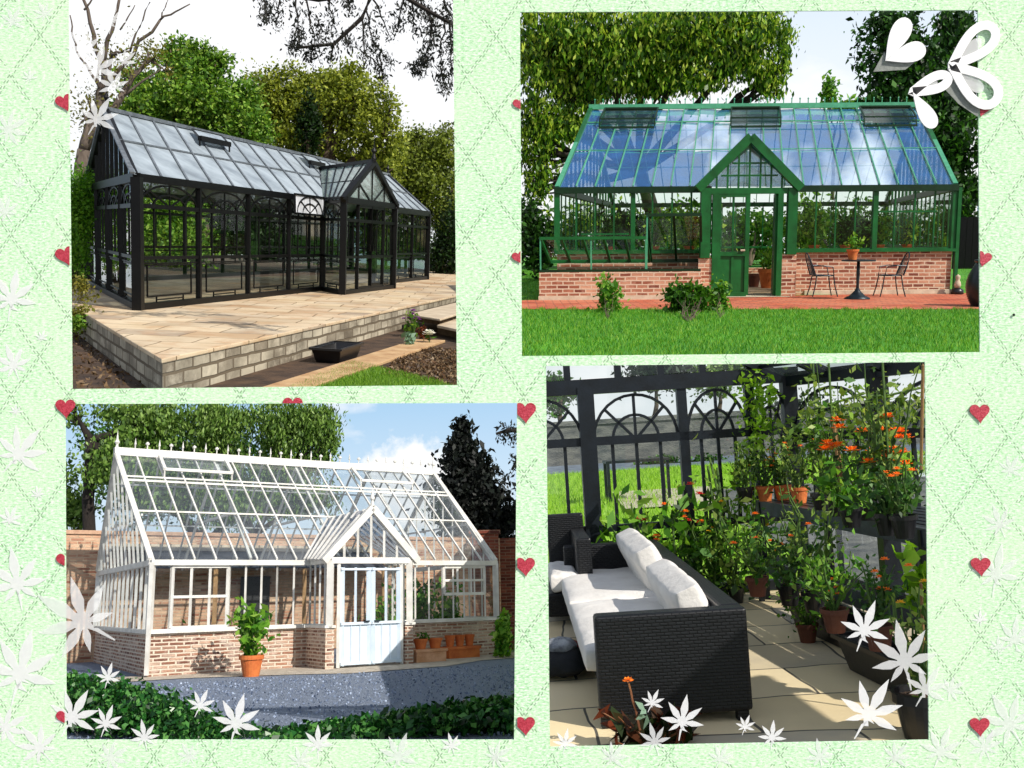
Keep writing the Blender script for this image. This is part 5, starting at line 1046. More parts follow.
# added panel and bar out of view, shaped to shade the floor round the sofa's end
sunl = D4.R.transposed() @ SUN_DIR
def overhead(pxs, z): return [D4.g(x, y) + sunl * (z / sunl.z) for x, y in pxs]
for k, pxs in enumerate(([(650, 700), (770, 676), (862, 742), (872, 770), (640, 790), (640, 745)], [(762, 652), (766, 644), (905, 700), (900, 708)])):
    q = overhead(pxs, 2.9 + .2 * k); q = q if (q[1] - q[0]).cross(q[2] - q[1]).z > 0 else q[::-1]; MB().hexa(q, [p + Vector((0, 0, .05)) for p in q]).build(D4, 'shade_panel' if k == 0 else 'shade_bar', 'steel_blue_black', g4)
# outdoor table and its planters
tb = wpt(3.05, 24, 0); r = root(D4, 'outdoor_table', tb, 'thin black metal table standing outside on the pale patio', 'table'); x0, x1 = D4.d(605, 474, 24).x, D4.d(668, 474, 24).x
MB().box(x0, 23.6, .9, x1, 24.5, .96).build(D4, 'table_top', 'steel_blue_black', r)
for x in (x0 + .05, x1 - .05):
    for y in (23.65, 24.45): MB().bar((x, y, 0), (x, y, .9), .07).build(D4, 'leg', 'steel_blue_black', r)
# sofa
SX0, SX1, SY0, SY1 = .43, 1.36, 6.15, 9.95
r = root(D4, 'wicker_sofa', wpt(SX0, SY0, 0), 'two-seat dark wicker sofa with its end panel towards the viewer', 'sofa')
def rbox(par, name, x0, y0, z0, x1, y1, z1, m, bev=.02): return MB().box(x0, y0, z0, x1, y1, z1).build(D4, name, m, par, bevel=bev)
rbox(r, 'arm', SX0, SY0, .06, SX1, SY0 + .14, .68, 'wicker'); rbox(r, 'arm', SX0, SY1 - .14, .06, SX1, SY1, .68, 'wicker'); rbox(r, 'back', SX1 - .14, SY0 + .142, .06, SX1, SY1 - .142, .68, 'wicker'); rbox(r, 'seat_base', SX0 + .05, SY0 + .142, .08, SX1 - .142, SY1 - .142, .28, 'wicker')
for x in (SX0 + .04, SX1 - .06):
    for y in (SY0 + .05, SY1 - .05): MB().bar((x, y, 0), (x, y, .1), .07).build(D4, 'leg', 'wicker', r)
def cushion(name, label, c, sz, rot, D=D4, group=None):
    r = root(D, name, c, label, 'cushion', group); n = 8; mb = MB(); k = 0; c = Vector(c); Rm = Matrix.Rotation(rot, 3, 'Y')
    def P(a, b, s_): # superellipsoid-ish pillow
        e = (1 - abs(a) ** 9) * (1 - abs(b) ** 9); return c + Rm @ Vector((a * sz[0] / 2, b * sz[1] / 2, s_ * sz[2] / 2 * (.62 + .38 * e - .08 * math.exp(-(a * a + b * b) * 6)) + .008 * math.sin(a * 7 + b * 11)))
    g = [math.sin(math.pi / 2 * (-1 + 2 * i / (2 * n))) for i in range(2 * n + 1)]; N_ = len(g)
    for s_ in (1, -1):
        for a in g:
            for b in g: mb.v.append(tuple(P(a, b, s_)))
    for i in range(N_ - 1):
        for j in range(N_ - 1):
            q = i * N_ + j; mb.f.append((q, q + N_, q + N_ + 1, q + 1)); q2 = q + N_ * N_; mb.f.append((q2, q2 + 1, q2 + N_ + 1, q2 + N_))
    edge = [(i, 0) for i in range(N_)] + [(N_ - 1, j) for j in range(1, N_)] + [(i, N_ - 1) for i in range(N_ - 2, -1, -1)] + [(0, j) for j in range(N_ - 2, 0, -1)]
    for e in range(len(edge)):
        i, j = edge[e]; i2, j2 = edge[(e + 1) % len(edge)]; q, q2 = i * N_ + j, i2 * N_ + j2; mb.f.append((q2, q, q + N_ * N_, q2 + N_ * N_))
    o = mb.build(D, 'cover', 'cushion', r, smooth=True); o.modifiers.new('s', 'SUBSURF').render_levels = 1; return r
cushion('seat_cushion', 'pale seat cushion on the nearer half of the sofa', (.80, 7.2, .37), (.86, 1.78, .2), 0, group=None)
cushion('seat_cushion', 'pale seat cushion on the farther half of the sofa', (.80, 8.95, .37), (.86, 1.7, .2), 0)
cushion('back_cushion', 'white back cushion leaning on the nearer half of the sofa back', (1.12, 7.15, .57), (.4, 1.35, .24), rad(68))
cushion('back_cushion', 'white back cushion leaning on the farther half of the sofa back', (1.1, 8.95, .60), (.46, 1.5, .24), rad(66))
# second armchair, only its right side in view
r = root(D4, 'wicker_armchair', wpt(.3, 9.9, 0), 'dark wicker armchair cut by the left edge, beyond the sofa', 'armchair')
rbox(r, 'arm', .53, 9.35, .05, .67, 10.3, .8, 'wicker'); rbox(r, 'back', XL - .0, 10.302, .05, .67, 10.42, .95, 'wicker'); rbox(r, 'seat_base', D4.d(541, 500, 9.4).x, 9.4, .08, .528, 10.3, .3, 'wicker'); MB().bar((.6, 9.4, 0), (.6, 9.4, .06), .06).build(D4, 'leg', 'wicker', r)
cushion('seat_cushion', 'pale seat cushion in the armchair at the left edge', (.40, 9.8, .40), (.25, .9, .2), 0)
# crumpled bag on the floor
c = D4.g(558, 676); r = root(D4, 'cloth_bag', c, 'crumpled black, white and red cloth bag lying on the floor in front of the sofa', 'bag')
def crumple(name, m, off, s, seed):
    rr = random.Random(seed); mb = MB(); mb.lathe([(.02, 0)] + [(s * math.sin(math.pi * i / 9) , s * .62 * (1 - math.cos(math.pi * i / 9)) / 1.3) for i in range(1, 9)] + [(.01, s * .95)], c + Vector(off), 18)
    mb.v = [tuple(Vector(v) + Vector([rr.uniform(-1, 1) * s * .13 for _ in range(3)])) for v in mb.v]; mb.v = [(x, y, max(z, .005)) for x, y, z in mb.v]; o = mb.build(D4, name, m, r, smooth=False); o.modifiers.new('s', 'SUBSURF').render_levels = 2
plain('cloth_black', '0c0e12', '1c2026', 6, .8); plain('cloth_red', '7a1018', 'a01a20', 6, .8); plain('cloth_grey', '5c6068', 'a8acb0', 12, .85)
crumple('body', 'cloth_black', (.02, 0, 0), .24, 1); crumple('lining', 'cloth_red', (.05, .3, .04), .17, 2); crumple('strap', 'cloth_grey', (.03, -.02, .16), .13, 3)
# staging
plain('rail_highlight', '2c343c', '48525c', 5, .35, bmp=.05)  # lighter grey paints a highlight along the black bench's front rail
def stagelevel(name, label, a0, a1, dep, z, th=.05):
    r = root(D4, name, a0, label, 'bench'); a0, a1 = Vector(a0), Vector(a1); d_ = (a1 - a0).normalized(); nrm = Vector((-d_.y, d_.x, 0)); nrm = nrm if nrm.x > 0 else -nrm; mb = MB(); n = 7
    for k in range(n): o = nrm * dep * (k + .5) / n; mb.bar(a0 + o + Vector((0, 0, z)), a1 + o + Vector((0, 0, z)), dep / n * .72, .025)
    mb.build(D4, 'slatted_top', 'steel_blue_black', r); MB().bar(a0 + Vector((0, 0, z - .05)), a1 + Vector((0, 0, z - .05)), .035, .13).build(D4, 'front_rail', 'rail_highlight', r)
    for t in (.02, .35, .68, .98): p = a0.lerp(a1, t); MB().bar(p, p + Vector((0, 0, z)), .05).build(D4, 'leg', 'steel_blue_black', r); MB().bar(p + nrm * dep, p + nrm * dep + Vector((0, 0, z)), .05).build(D4, 'leg', 'steel_blue_black', r)
    return r
stagelevel('staging_bench', 'black slatted upper staging bench along the right-hand glazing', (2.44, 10.2, 0), (3.02, 5.6, 0), .8, .97)
stagelevel('staging_bench', 'black slatted lower staging shelf in front of the tall bench', (2.36, 10.1, 0), (2.9, 5.3, 0), .24, .42)
for (px, py, lb) in ((880, 688, 'long black trough on the floor under the staging, nearer end'), (818, 640, 'long black trough on the floor under the staging, farther end')):
    trough(D4, D4.g(px, py) + Vector((.15, 0, 0)), rad(97), 1.3, .3, .22, 'black_plastic', lb)
# plants by pixel on their levels: (px, py of the pot's foot, z of level, height, width, leaves, leaf size, material, flowers (material, n, size), pot, label)
PL = [
 (905, 538, .985, .40, .20, 150, .07, 'leaf_marigold', ('petal_orange', 6, .035), 'black_plastic', 'marigold with orange flowers in a black pot at the far right of the bench'),
 (868, 520, .985, .60, .26, 420, .075, 'leaf_marigold', ('petal_orange', 24, .07), 'black_plastic', 'tall bushy marigold covered in orange flowers in front of the thick post'),
 (852, 527, .985, .30, .22, 170, .13, 'leaf_vine', None, 'black_plastic', 'broad-leaved pale squash plant trailing over the bench edge'),
 (888, 535, .985, .24, .24, 150, .13, 'leaf_marigold', None, 'black_plastic', 'dark broad-leaved plant at the bench edge below the tall marigold'),
 (800, 503, .985, .55, .24, 320, .06, 'leaf_tomato', ('petal_orange', 9, .03), 'terracotta', 'feathery plant with small orange flowers left of the thick post'),
 (783, 497, .985, .42, .2, 220, .06, 'leaf_tomato', ('petal_orange', 7, .03), 'terracotta', 'small orange-flowered plant in a terracotta pot in the middle of the bench'),
 (765, 494, .985, .34, .2, 180, .07, 'leaf_marigold', ('petal_yellow', 5, .03), 'terracotta', 'low yellow-flowered plant near the far end of the bench'),
 (745, 492, .985, .5, .22, 240, .08, 'leaf_tomato', None, 'black_plastic', 'loose leafy plant at the far end of the bench'),
 (822, 510, .985, 1.15, .34, 300, .1, 'leaf_tomato', None, 'black_plastic', 'tall staked tomato plant rising in front of the roof slope'),
 (838, 516, .985, 1.05, .30, 220, .1, 'leaf_vine', None, 'black_plastic', 'second tall tomato plant spreading beside the thick post'),
 (893, 524, .985, 1.2, .36, 320, .11, 'leaf_tomato', None, 'black_plastic', 'tallest tomato plant filling the upper right of the glazing'),
 (712, 560, .0, 1.0, .3, 300, .11, 'leaf_vine', ('petal_orange', 1, .03), 'black_plastic', 'bright leafy plant standing behind the sofa back, left one'),
 (735, 575, .0, 1.0, .3, 300, .11, 'leaf_tomato', ('petal_yellow', 4, .035), 'black_plastic', 'leafy plant with yellow flowers behind the sofa back, right one'),
 (758, 596, .43, .55, .26, 260, .09, 'leaf_vine', ('petal_orange', 5, .035), 'pot_brown', 'green plant in a red-brown pot on the lower shelf beside the sofa corner'),
 (790, 605, .43, .5, .26, 300, .09, 'leaf_marigold', ('petal_orange', 4, .03), 'black_plastic', 'dark leafy plant in the middle of the lower shelf'),
 (815, 612, .43, .9, .24, 240, .09, 'leaf_tomato', None, 'black_plastic', 'tall pale tomato plant on the lower shelf'),
 (836, 632, .43, .4, .22, 240, .08, 'leaf_vine', None, 'pot_brown', 'plant in a red-brown pot at the front of the lower shelf'),
 (880, 650, .43, .4, .2, 220, .07, 'leaf_marigold', ('petal_orange', 6, .03), 'pot_brown', 'small marigold in a red-brown pot at the near end of the lower shelf'),
 (808, 642, .0, .36, .28, 420, .06, 'leaf_vine', ('petal_orange', 12, .03), 'pot_brown', 'trailing marigold with orange flower heads spilling onto the sunny floor'),
 (924, 738, .0, .62, .16, 130, .1, 'leaf_tomato', ('petal_yellow', 2, .03), 'black_plastic', 'small plant in the black pot at the bottom right corner'),
]
for (px, py, z, h, w, n, ls, m, flw, pm, lb) in PL:
    b = D4.g(px, py, z)
    if b.y > 10.1: b = Vector((D4.d(px, py, 10.0).x, 10.0, z))
    big = 'bottom right' in lb; pr = .15 if big else .085; phh = .26 if big else .15
    pot(D4, b, pr, phh, pm, ('black' if 'plastic' in pm else 'terracotta') + ' pot of the ' + ' '.join(lb.split(' in a ')[0].split(' in the ')[0].split(' at the ')[0].split()[:12]), None)
    r = root(D4, 'potted_plant', b + Vector((0, 0, phh * .86)), lb, 'plant'); bb = b + Vector((0, 0, phh * .86)); mb = MB(); P = []; tips = []
    ns = 6 if h < .8 else 4
    for i in range(ns + 4):
        a = random.random() * 6.28; q = random.random() ** .5; hh = h * random.uniform(.55, 1.); e = bb + Vector((math.cos(a) * w * q * 1.1, math.sin(a) * w * q, hh)); limb(mb, bb, e, .012, .004, .14, 5, 4); tips.append(e)
        for k in range(n // (ns + 4)): t = random.random() ** (.6 if h < .8 else .8); P.append(tuple(bb.lerp(e, t) + Vector(RNG.normal(size=3)) * w * .24))
    if h > 1:
        q = clip_seg(D4, bb, bb + Vector((.02, 0, h * 1.1)), 2)
        if q: mb.tube(q, .01, 5)
    mb.build(D4, 'stem', 'stem_green', r); P = np.array(P); P[:, 2] = np.maximum(P[:, 2], z + .02); leafcloud(D4, 'foliage', P, ls * .62, m, r, up=.1, aspect=.5, droop=.15)
    if flw:
        for i in range(flw[1]): blossom(D4, random.choice(tips) + Vector((random.uniform(-.1, .1) * w * 3, random.uniform(-.15, .0), random.uniform(-.08, .06))), flw[2], flw[0], r)
# climbing vine at the roof corner, red geranium, foreground plant, canes
r = root(D4, 'climbing_vine', wpt(X4(756), YB - .1, 1.0), 'bright lime vine climbing the post to the roof corner', 'plant')
P = []
for (px, py, n) in ((752, 385, 80), (757, 405, 110), (760, 425, 110), (757, 445, 60), (765, 395, 60), (748, 470, 60), (750, 500, 60), (742, 485, 40)):
    c = D4.d(px, py, YB - .25); P.append(np.array(c) + RNG.normal(size=(n, 3)) * .09)
leafcloud(D4, 'foliage', np.concatenate(P), .07, 'leaf_lime', r); mb = MB(); limb(mb, D4.d(752, 560, YB - .2), D4.d(757, 380, YB - .2), .015, .006, .05, 6, 5); mb.build(D4, 'stem', 'stem_green', r)
r = root(D4, 'climbing_vine', D4.d(800, 410, 9), 'leafy tomato stems trained along the eaves at the right', 'plant'); P = []
for (px, py, n) in ((790, 436, 60), (812, 422, 80), (835, 412, 80), (868, 404, 90), (890, 410, 80), (905, 398, 60), (880, 425, 70), (820, 440, 50), (915, 410, 60), (800, 460, 50)):
    c = D4.d(px, py, 8.2); P.append(np.array(c) + RNG.normal(size=(n, 3)) * .10)
leafcloud(D4, 'foliage', np.concatenate(P), .062, 'leaf_tomato', r); mb = MB(); q = [D4.d(*p, 8.2) for p in ((785, 440), (812, 410), (850, 398), (890, 395), (920, 388))]; mb.tube(q, .01, 5); mb.build(D4, 'stem', 'stem_green', r)
def cane(a, b, dep, lb): r = root(D4, 'garden_cane', D4.d(*a, dep), lb, 'cane'); MB().tube([D4.d(*a, dep), D4.d(*b, dep)], .011 * dep / 7, 6).build(D4, 'shaft', 'cane_wood', r); MB().lathe([(0, 0), (.014 * dep / 7, 0), (0, .02)], D4.d(*b, dep), 6).build(D4, 'tip', 'cane_wood', r)
plain('cane_wood', '6e5230', '9a7848', 6, .7)
cane((842, 512), (834, 425), 8, 'bamboo cane supporting the tomato left of the thick post'); cane((846, 512), (836, 430), 8.05, 'thinner bamboo cane crossing close behind the first one'); cane((926, 700), (921, 585), 6, 'bare brown cane rising from the pot at the bottom right'); cane((921, 470), (923, 366), 7, 'tall brown cane along the right edge near the roof')
b = D4.g(912, 640, .3); r = root(D4, 'potted_plant', D4.d(921, 640, 6.3), 'large bright lime leaves beside the cane at the right edge', 'plant')
P = np.concatenate([np.array(D4.d(px, py, 6.2)) + RNG.normal(size=(n, 3)) * .03 for px, py, n in ((918, 585, 14), (922, 570, 12), (905, 554, 8), (920, 600, 8), (914, 592, 8))]); leafcloud(D4, 'foliage', P, .12, 'leaf_lime', r, aspect=.8); mb = MB(); limb(mb, D4.d(926, 690, 6.2), D4.d(918, 575, 6.2), .01, .006, .04); mb.build(D4, 'stem', 'stem_green', r)
flowerplant(D4, wpt(1.3, 10.15, 0), 1.08, 'leaf_vine', 'petal_red', 5, .05, 'red-flowered geranium standing behind the far arm of the sofa', nl=260, ls=.14, spread=.5, name='potted_plant')
flowerplant(D4, wpt(1.75, 10.2, 0), .9, 'leaf_marigold', 'petal_orange', 6, .05, 'orange-flowered plant beside the red geranium behind the sofa', nl=200, ls=.12, spread=.5, name='potted_plant')
flowerplant(D4, wpt(1.95, 10.1, 0), 1.45, 'leaf_tomato', None, 0, .05, 'tall thin plant against the post behind the sofa', nl=150, ls=.1, spread=.2, name='potted_plant')
fb = D4.g(655, 745); r = root(D4, 'potted_plant', fb, 'dark wine-and-green leafed plant with one dried orange flower at the bottom edge', 'plant'); mb = MB(); P = []
for i in range(16):
    a = random.uniform(0, 6.28); e = fb + Vector((math.cos(a) * random.uniform(.1, .3), math.sin(a) * .12, random.uniform(.05, .22))); limb(mb, fb, e, .008, .004, .2, 4, 4); P += [tuple(e)] * 1 + [tuple(fb.lerp(e, random.random())) for _ in range(5)]
t = D4.d(628, 681, 5.7); limb(mb, D4.d(640, 730, 5.7), t, .008, .006, .05, 5, 5); mb.build(D4, 'stem', 'stem_rust', r) if 'stem_rust' in MATS or plain('stem_rust', '6a3a20', '8a5a34', 5, .7) else None
leafcloud(D4, 'foliage', np.array(P), .17, 'leaf_wine', r, aspect=.4, jitter=.3); leafcloud(D4, 'bud', np.array([tuple(D4.d(x, y, 5.7)) for x, y in ((640, 706), (643, 712), (641, 718), (645, 722))]), .09, 'leaf_pale', r, aspect=.4)
blossom(D4, t, .035, 'petal_orange', r)
# ================================================================ the scrapbook page in front, with its four openings, and the stickers on it
YP = .9
def BP(px, py, dy=0.): return Vector(((px - 512) / FPX * YP, YP + dy, (384 - py) / FPX * YP))
def papermat():
    m, n, l, b = newmat('mint_paper'); tcn = n.new('ShaderNodeTexCoord'); sp = n.new('ShaderNodeSeparateXYZ'); l.new(tcn.outputs['Object'], sp.inputs[0])
    def M(op, a, b_=None, c=None):
        q = n.new('ShaderNodeMath'); q.operation = op
        for i, v in enumerate((a, b_, c)):
            if v is None: continue
            if hasattr(v, 'links'): l.new(v, q.inputs[i])
            else: q.inputs[i].default_value = v
        return q.outputs[0]
    k = FPX / YP; wn = noise(n, l, 14, 3); X = M('MULTIPLY_ADD', sp.outputs['X'], k, M('MULTIPLY', wn, 7)); Z = M('MULTIPLY_ADD', sp.outputs['Z'], k, M('MULTIPLY', noise(n, l, 17, 2), 7))
    lines = None
    for sg in (1, -1):
        for off in (0, .05):
            t = M('ADD', M('ADD', M('DIVIDE', X, 57.), M('MULTIPLY', M('DIVIDE', Z, 80.), sg)), 50.31 + off if sg == 1 else 50.1 + off)
            f = M('FRACT', t); d = M('ABSOLUTE', M('SUBTRACT', f, .5)); ln = M('LESS_THAN', d, .012)
            s = M('FRACT', M('ADD', M('MULTIPLY', M('SUBTRACT', M('DIVIDE', X, 57.), M('MULTIPLY', M('DIVIDE', Z, 80.), sg)), 7.5), 50 + off * 9)); dash = M('GREATER_THAN', s, .45)
            q = M('MULTIPLY', ln, dash); lines = q if lines is None else M('MAXIMUM', lines, q)
    brk = M('GREATER_THAN', noise(n, l, 25, 3), .42); lines = M('MULTIPLY', lines, brk)
    w1 = noise(n, l, 260, 4, stretch=(1, 1, 2.6), rough=.75); w2 = noise(n, l, 9, 4); w3 = noise(n, l, 420, 3, rough=.9)
    c = ramp(n, l, w1, [(.38, lin('90cc90')), (.5, lin('c8ecc4')), (.62, lin('f0fdee'))])
    c = mixrgb(n, l, ramp(n, l, w2, [(.35, (0, 0, 0, 1)), (.7, (.55, .55, .55, 1))]), c, lin('dcf4d0'))
    sk = ramp(n, l, w3, [(.62, (0, 0, 0, 1)), (.72, (.8, .8, .8, 1))]); c = mixrgb(n, l, sk, c, lin('a4c8a2'))
    c = mixrgb(n, l, M('MULTIPLY', lines, .6), c, lin('5a7a58'))
    l.new(c, b.inputs['Base Color']); b.inputs['Roughness'].default_value = .95; b.inputs['Specular IOR Level'].default_value = .1
    bump(n, l, b, M('SUBTRACT', w1, M('MULTIPLY', lines, .5)), .35, .0006); MATS['mint_paper'] = m
papermat()
quads = [D.quad for D in (D1, D2, D3, D4)]
loops = [[(-300, -40), (1064, -40), (1064, 1050), (-300, 1050)]] + [list(q) for q in quads]
loops[1] = [(68, -2), (453, -2), (457, 385), (72, 389)]
flat = [p for lp in loops for p in lp]; tri = tessellate_polygon([[Vector((x, -y, 0)) for x, y in lp] for lp in loops])
me = bpy.data.meshes.new('scrapbook_page'); n = len(flat)
V = [BP(x, y) - BP(512, 384) for x, y in flat] + [BP(x, y, .0015) - BP(512, 384) for x, y in flat]; Fc_ = []
for t in tri:
    a, b, c = t; nn = (V[b] - V[a]).cross(V[c] - V[a]); t = (a, b, c) if nn.y < 0 else (a, c, b); Fc_.append(t); Fc_.append(tuple(n + i for i in reversed(t)))
s0 = 0
for lp in loops:
    k = len(lp)
    for i in range(k): j = (i + 1) % k; Fc_.append((s0 + i, s0 + j, n + s0 + j, n + s0 + i))
    s0 += k
me.from_pydata(V, [], Fc_); me.update(); me.materials.append(MATS['mint_paper'])
pg = link(bpy.data.objects.new('scrapbook_page', me)); pg.location = BP(512, 384)
tag(pg, 'mint green quilted paper page with four rectangular picture openings', 'paper page')
def stickermat(name, c1, c2, alpha, scale=200, rough=.8):
    m, n, l, b = newmat(name); out = n['Material Output']; l.new(ramp(n, l, noise(n, l, scale, 5, rough=.8), [(.35, lin(c1)), (.65, lin(c2))]), b.inputs['Base Color']); b.inputs['Roughness'].default_value = rough
    if alpha < 1:
        tr = n.new('ShaderNodeBsdfTransparent'); mx = n.new('ShaderNodeMixShader'); mx.inputs['Fac'].default_value = alpha; l.new(tr.outputs[0], mx.inputs[1]); l.new(b.outputs[0], mx.inputs[2]); l.new(mx.outputs[0], out.inputs['Surface'])
    else: bump(n, l, b, noise(n, l, scale * 3, 3), .8, .001)
    MATS[name] = m
stickermat('vellum_white', 'f6f8f8', 'ffffff', .56); stickermat('vellum_soft', 'f6f8f8', 'ffffff', .36); stickermat('glitter_red', '9c1428', 'cc4458', 1, 260, .5); stickermat('felt_white', 'f4f4f4', 'ffffff', .97, 120)
stickermat('shadow_grey', '8a8f8a', 'a4a8a2', .7)
def sticker(name, pts, m, label, cat, lift=.0012, th=.0004, group=None, vein=None, vm=None):
    cx = sum(p[0] for p in pts) / len(pts); cy = sum(p[1] for p in pts) / len(pts); o0 = BP(cx, cy, -lift); n = len(pts)
    A = [BP(x, y, -lift - th) - o0 for x, y in pts]; B_ = [BP(x, y, -lift) - o0 for x, y in pts]; me = bpy.data.meshes.new(name); tri = tessellate_polygon([[Vector((x, -y, 0)) for x, y in pts]]); F = []
    for t in tri: F.append(tuple(t)); F.append(tuple(n + i for i in reversed(t)))
    for i in range(n): j = (i + 1) % n; F.append((i, j, n + j, n + i))
    me.from_pydata(A + B_, [], F); me.update(); me.materials.append(MATS[m]); o = link(bpy.data.objects.new(name, me)); o.location = o0; tag(o, label, cat, group); return o
def leafpts(cx, cy, r, rot):
    L7 = [(-132, .62), (-88, .85), (-44, .95), (0, 1.1), (44, .95), (88, .85), (132, .62)]; pts = []
    for i, (a, l_) in enumerate(L7):
        a = rad(a + rot); d = (math.sin(a), -math.cos(a)); p = (math.cos(a), math.sin(a)); w = .12 * l_
        for t, s in ((.22, -1), (.45, -1.5), (.68, -1.1), (1, 0), (.68, 1.1), (.45, 1.5), (.22, 1)):
            q = .8 if t == .22 else 1; pts.append((cx + r * (d[0] * t * l_ + p[0] * w * s * q * .75), cy + r * (d[1] * t * l_ + p[1] * w * s * q * .75)))
    a = rad(180 + rot); d = (math.sin(a), -math.cos(a)); p = (math.cos(a), math.sin(a))
    pts += [(cx + r * (d[0] * .3 + p[0] * .04), cy + r * (d[1] * .3 + p[1] * .04)), (cx + r * (d[0] * .72 + p[0] * .015), cy + r * (d[1] * .72 + p[1] * .015)), (cx + r * (d[0] * .72 - p[0] * .015), cy + r * (d[1] * .72 - p[1] * .015)), (cx + r * (d[0] * .3 - p[0] * .04), cy + r * (d[1] * .3 - p[1] * .04))]
    return pts
LEAVES = [ # x, y, radius, rotation, material, label
 (97, 70, 26, 15, 'vellum_soft', 'pale paper maple leaf over the bare tree at the left of the black greenhouse'),
 (114, 87, 19, -20, 'vellum_soft', 'smaller paper maple leaf just right of the one over the bare tree'),
 (97, 120, 24, 30, 'vellum_soft', 'paper maple leaf over the ridge end of the grey roof'),
 (124, 62, 14, 50, 'vellum_soft', 'small paper leaf over the treetops left of the broad green tree'),
 (86, 50, 22, -40, 'vellum_soft', 'topmost paper leaf at the left side of the black greenhouse picture'),
 (112, 20, 20, 10, 'vellum_soft', 'faint paper leaf at the top edge over the leafless twigs'),
 (30, 78, 10, 0, 'vellum_soft', 'small paper leaf high on the left margin above the red hearts'), (12, 22, 16, 30, 'vellum_soft', 'paper leaf in the top left corner of the page'), (45, 14, 13, -30, 'vellum_soft', 'paper leaf on the top edge right of the corner leaf'), (8, 130, 22, 60, 'vellum_soft', 'faint leaf cut by the left edge beside the uppermost left heart'), (20, 185, 9, 0, 'vellum_soft', 'tiny leaf on the left margin between the two upper hearts'), (6, 212, 18, -30, 'vellum_soft', 'leaf cut by the left page edge above the second heart'),
 (12, 300, 30, 10, 'vellum_white', 'large white paper leaf on the left margin level with the terrace'), (42, 338, 8, 20, 'vellum_white', 'tiny white leaf just right of the large left margin leaf'), (14, 366, 22, -20, 'vellum_white', 'white leaf on the left margin level with the terrace wall foot'), (16, 412, 8, 0, 'vellum_white', 'tiny leaf on the left margin below the terrace level'),
 (18, 455, 32, 40, 'vellum_white', 'wide white leaf on the left margin beside the dark trunk'), (38, 495, 9, -10, 'vellum_white', 'tiny white leaf on the margin left of the garden wall top'), (10, 520, 15, 25, 'vellum_white', 'small leaf at the left page edge level with the garden wall'),
 (18, 585, 36, -10, 'vellum_white', 'broad white leaf on the left margin left of the white greenhouse gable'), (20, 675, 44, 15, 'vellum_white', 'largest white leaf at the lower left of the page margin'), (5, 728, 24, 60, 'vellum_white', 'leaf in the left margin near the bottom corner'), (40, 748, 26, -40, 'vellum_white', 'white leaf on the bottom edge near the left corner'),
 (84, 622, 50, -60, 'vellum_soft', 'big sheer grey-white leaf over the shaded wall left of the white greenhouse'),
 (108, 678, 15, 15, 'vellum_white', 'small crisp white leaf at the top of the dark hedge'), (72, 718, 30, 30, 'vellum_white', 'white leaf overlapping the left edge of the hedge above the pink heart'), (106, 724, 19, 20, 'vellum_white', 'medium white leaf in the middle of the dark hedge'), (145, 738, 18, -10, 'vellum_white', 'white leaf on the bottom edge below the hedge'),
 (200, 706, 17, 25, 'vellum_white', 'small white leaf lying over the blue gravel'), (236, 724, 29, 15, 'vellum_white', 'larger white leaf over the gravel at the bottom edge'), (318, 745, 19, 0, 'vellum_white', 'white leaf on the page edge under the right hedge, leftmost'), (398, 757, 24, 20, 'vellum_soft', 'soft white leaf on the bottom margin below the porch'), (452, 746, 13, -15, 'vellum_white', 'little white leaf on the page edge below the right hedge'), (300, 762, 17, 30, 'vellum_soft', 'soft leaf at the very bottom below the hedge centre'), (495, 757, 18, 60, 'vellum_soft', 'soft leaf on the bottom margin left of the lowest heart'), (110, 758, 20, 60, 'vellum_soft', 'soft leaf on the bottom margin under the dark hedge'), (190, 757, 15, -30, 'vellum_soft', 'soft leaf on the bottom margin under the gravel'),
 (565, 744, 15, 10, 'vellum_white', 'white leaf on the lower left corner of the sofa picture'), (612, 758, 18, 40, 'vellum_soft', 'soft leaf on the bottom margin below the sunny floor strip'),
 (652, 703, 14, 25, 'vellum_white', 'small white leaf over the sofa end panel'), (682, 722, 26, 10, 'vellum_white', 'larger white leaf over the sofa end panel'), (655, 742, 19, -15, 'vellum_soft', 'sheer leaf over the wine-coloured plant'), (745, 727, 12, 20, 'vellum_white', 'tiny white leaf over the grey floor right of the sofa'), (772, 738, 17, 5, 'vellum_white', 'leaf at the bottom edge over the grey floor'),
 (864, 631, 30, 20, 'vellum_white', 'white leaf over the staging near the trailing marigold'), (868, 715, 38, 30, 'vellum_white', 'big white leaf over the sunlit floor at the lower right'), (905, 662, 40, -12, 'vellum_soft', 'big sheer grey leaf over the staging at the right'), (925, 690, 26, 30, 'vellum_soft', 'sheer leaf across the right edge of the sofa picture'),
 (996, 575, 30, 10, 'vellum_soft', 'soft white leaf on the right margin beside the middle heart'), (1000, 525, 20, -20, 'vellum_soft', 'soft white leaf on the right margin above the middle heart'), (1010, 470, 16, 30, 'vellum_soft', 'small soft leaf near the right page edge'), (998, 648, 12, 0, 'vellum_soft', 'small soft leaf on the right margin above the lowest heart'), (980, 620, 10, 0, 'vellum_white', 'tiny white leaf on the right margin midway down'), (1014, 640, 26, 50, 'vellum_soft', 'soft leaf cut by the right page edge'), (1010, 725, 34, -30, 'vellum_soft', 'large soft leaf at the lower right corner'), (940, 752, 26, 20, 'vellum_soft', 'soft leaf on the bottom margin at the right'), (985, 748, 22, -20, 'vellum_soft', 'soft leaf below the lowest right heart'), (895, 758, 18, 40, 'vellum_soft', 'soft leaf on the bottom margin below the sheer leaf'), (950, 690, 16, 60, 'vellum_soft', 'soft leaf on the right margin beside the sheer leaf'), (820, 757, 18, -10, 'vellum_soft', 'soft leaf on the bottom margin below the big floor leaf'), (720, 759, 16, 25, 'vellum_soft', 'soft leaf on the bottom margin below the sofa leg'),
]
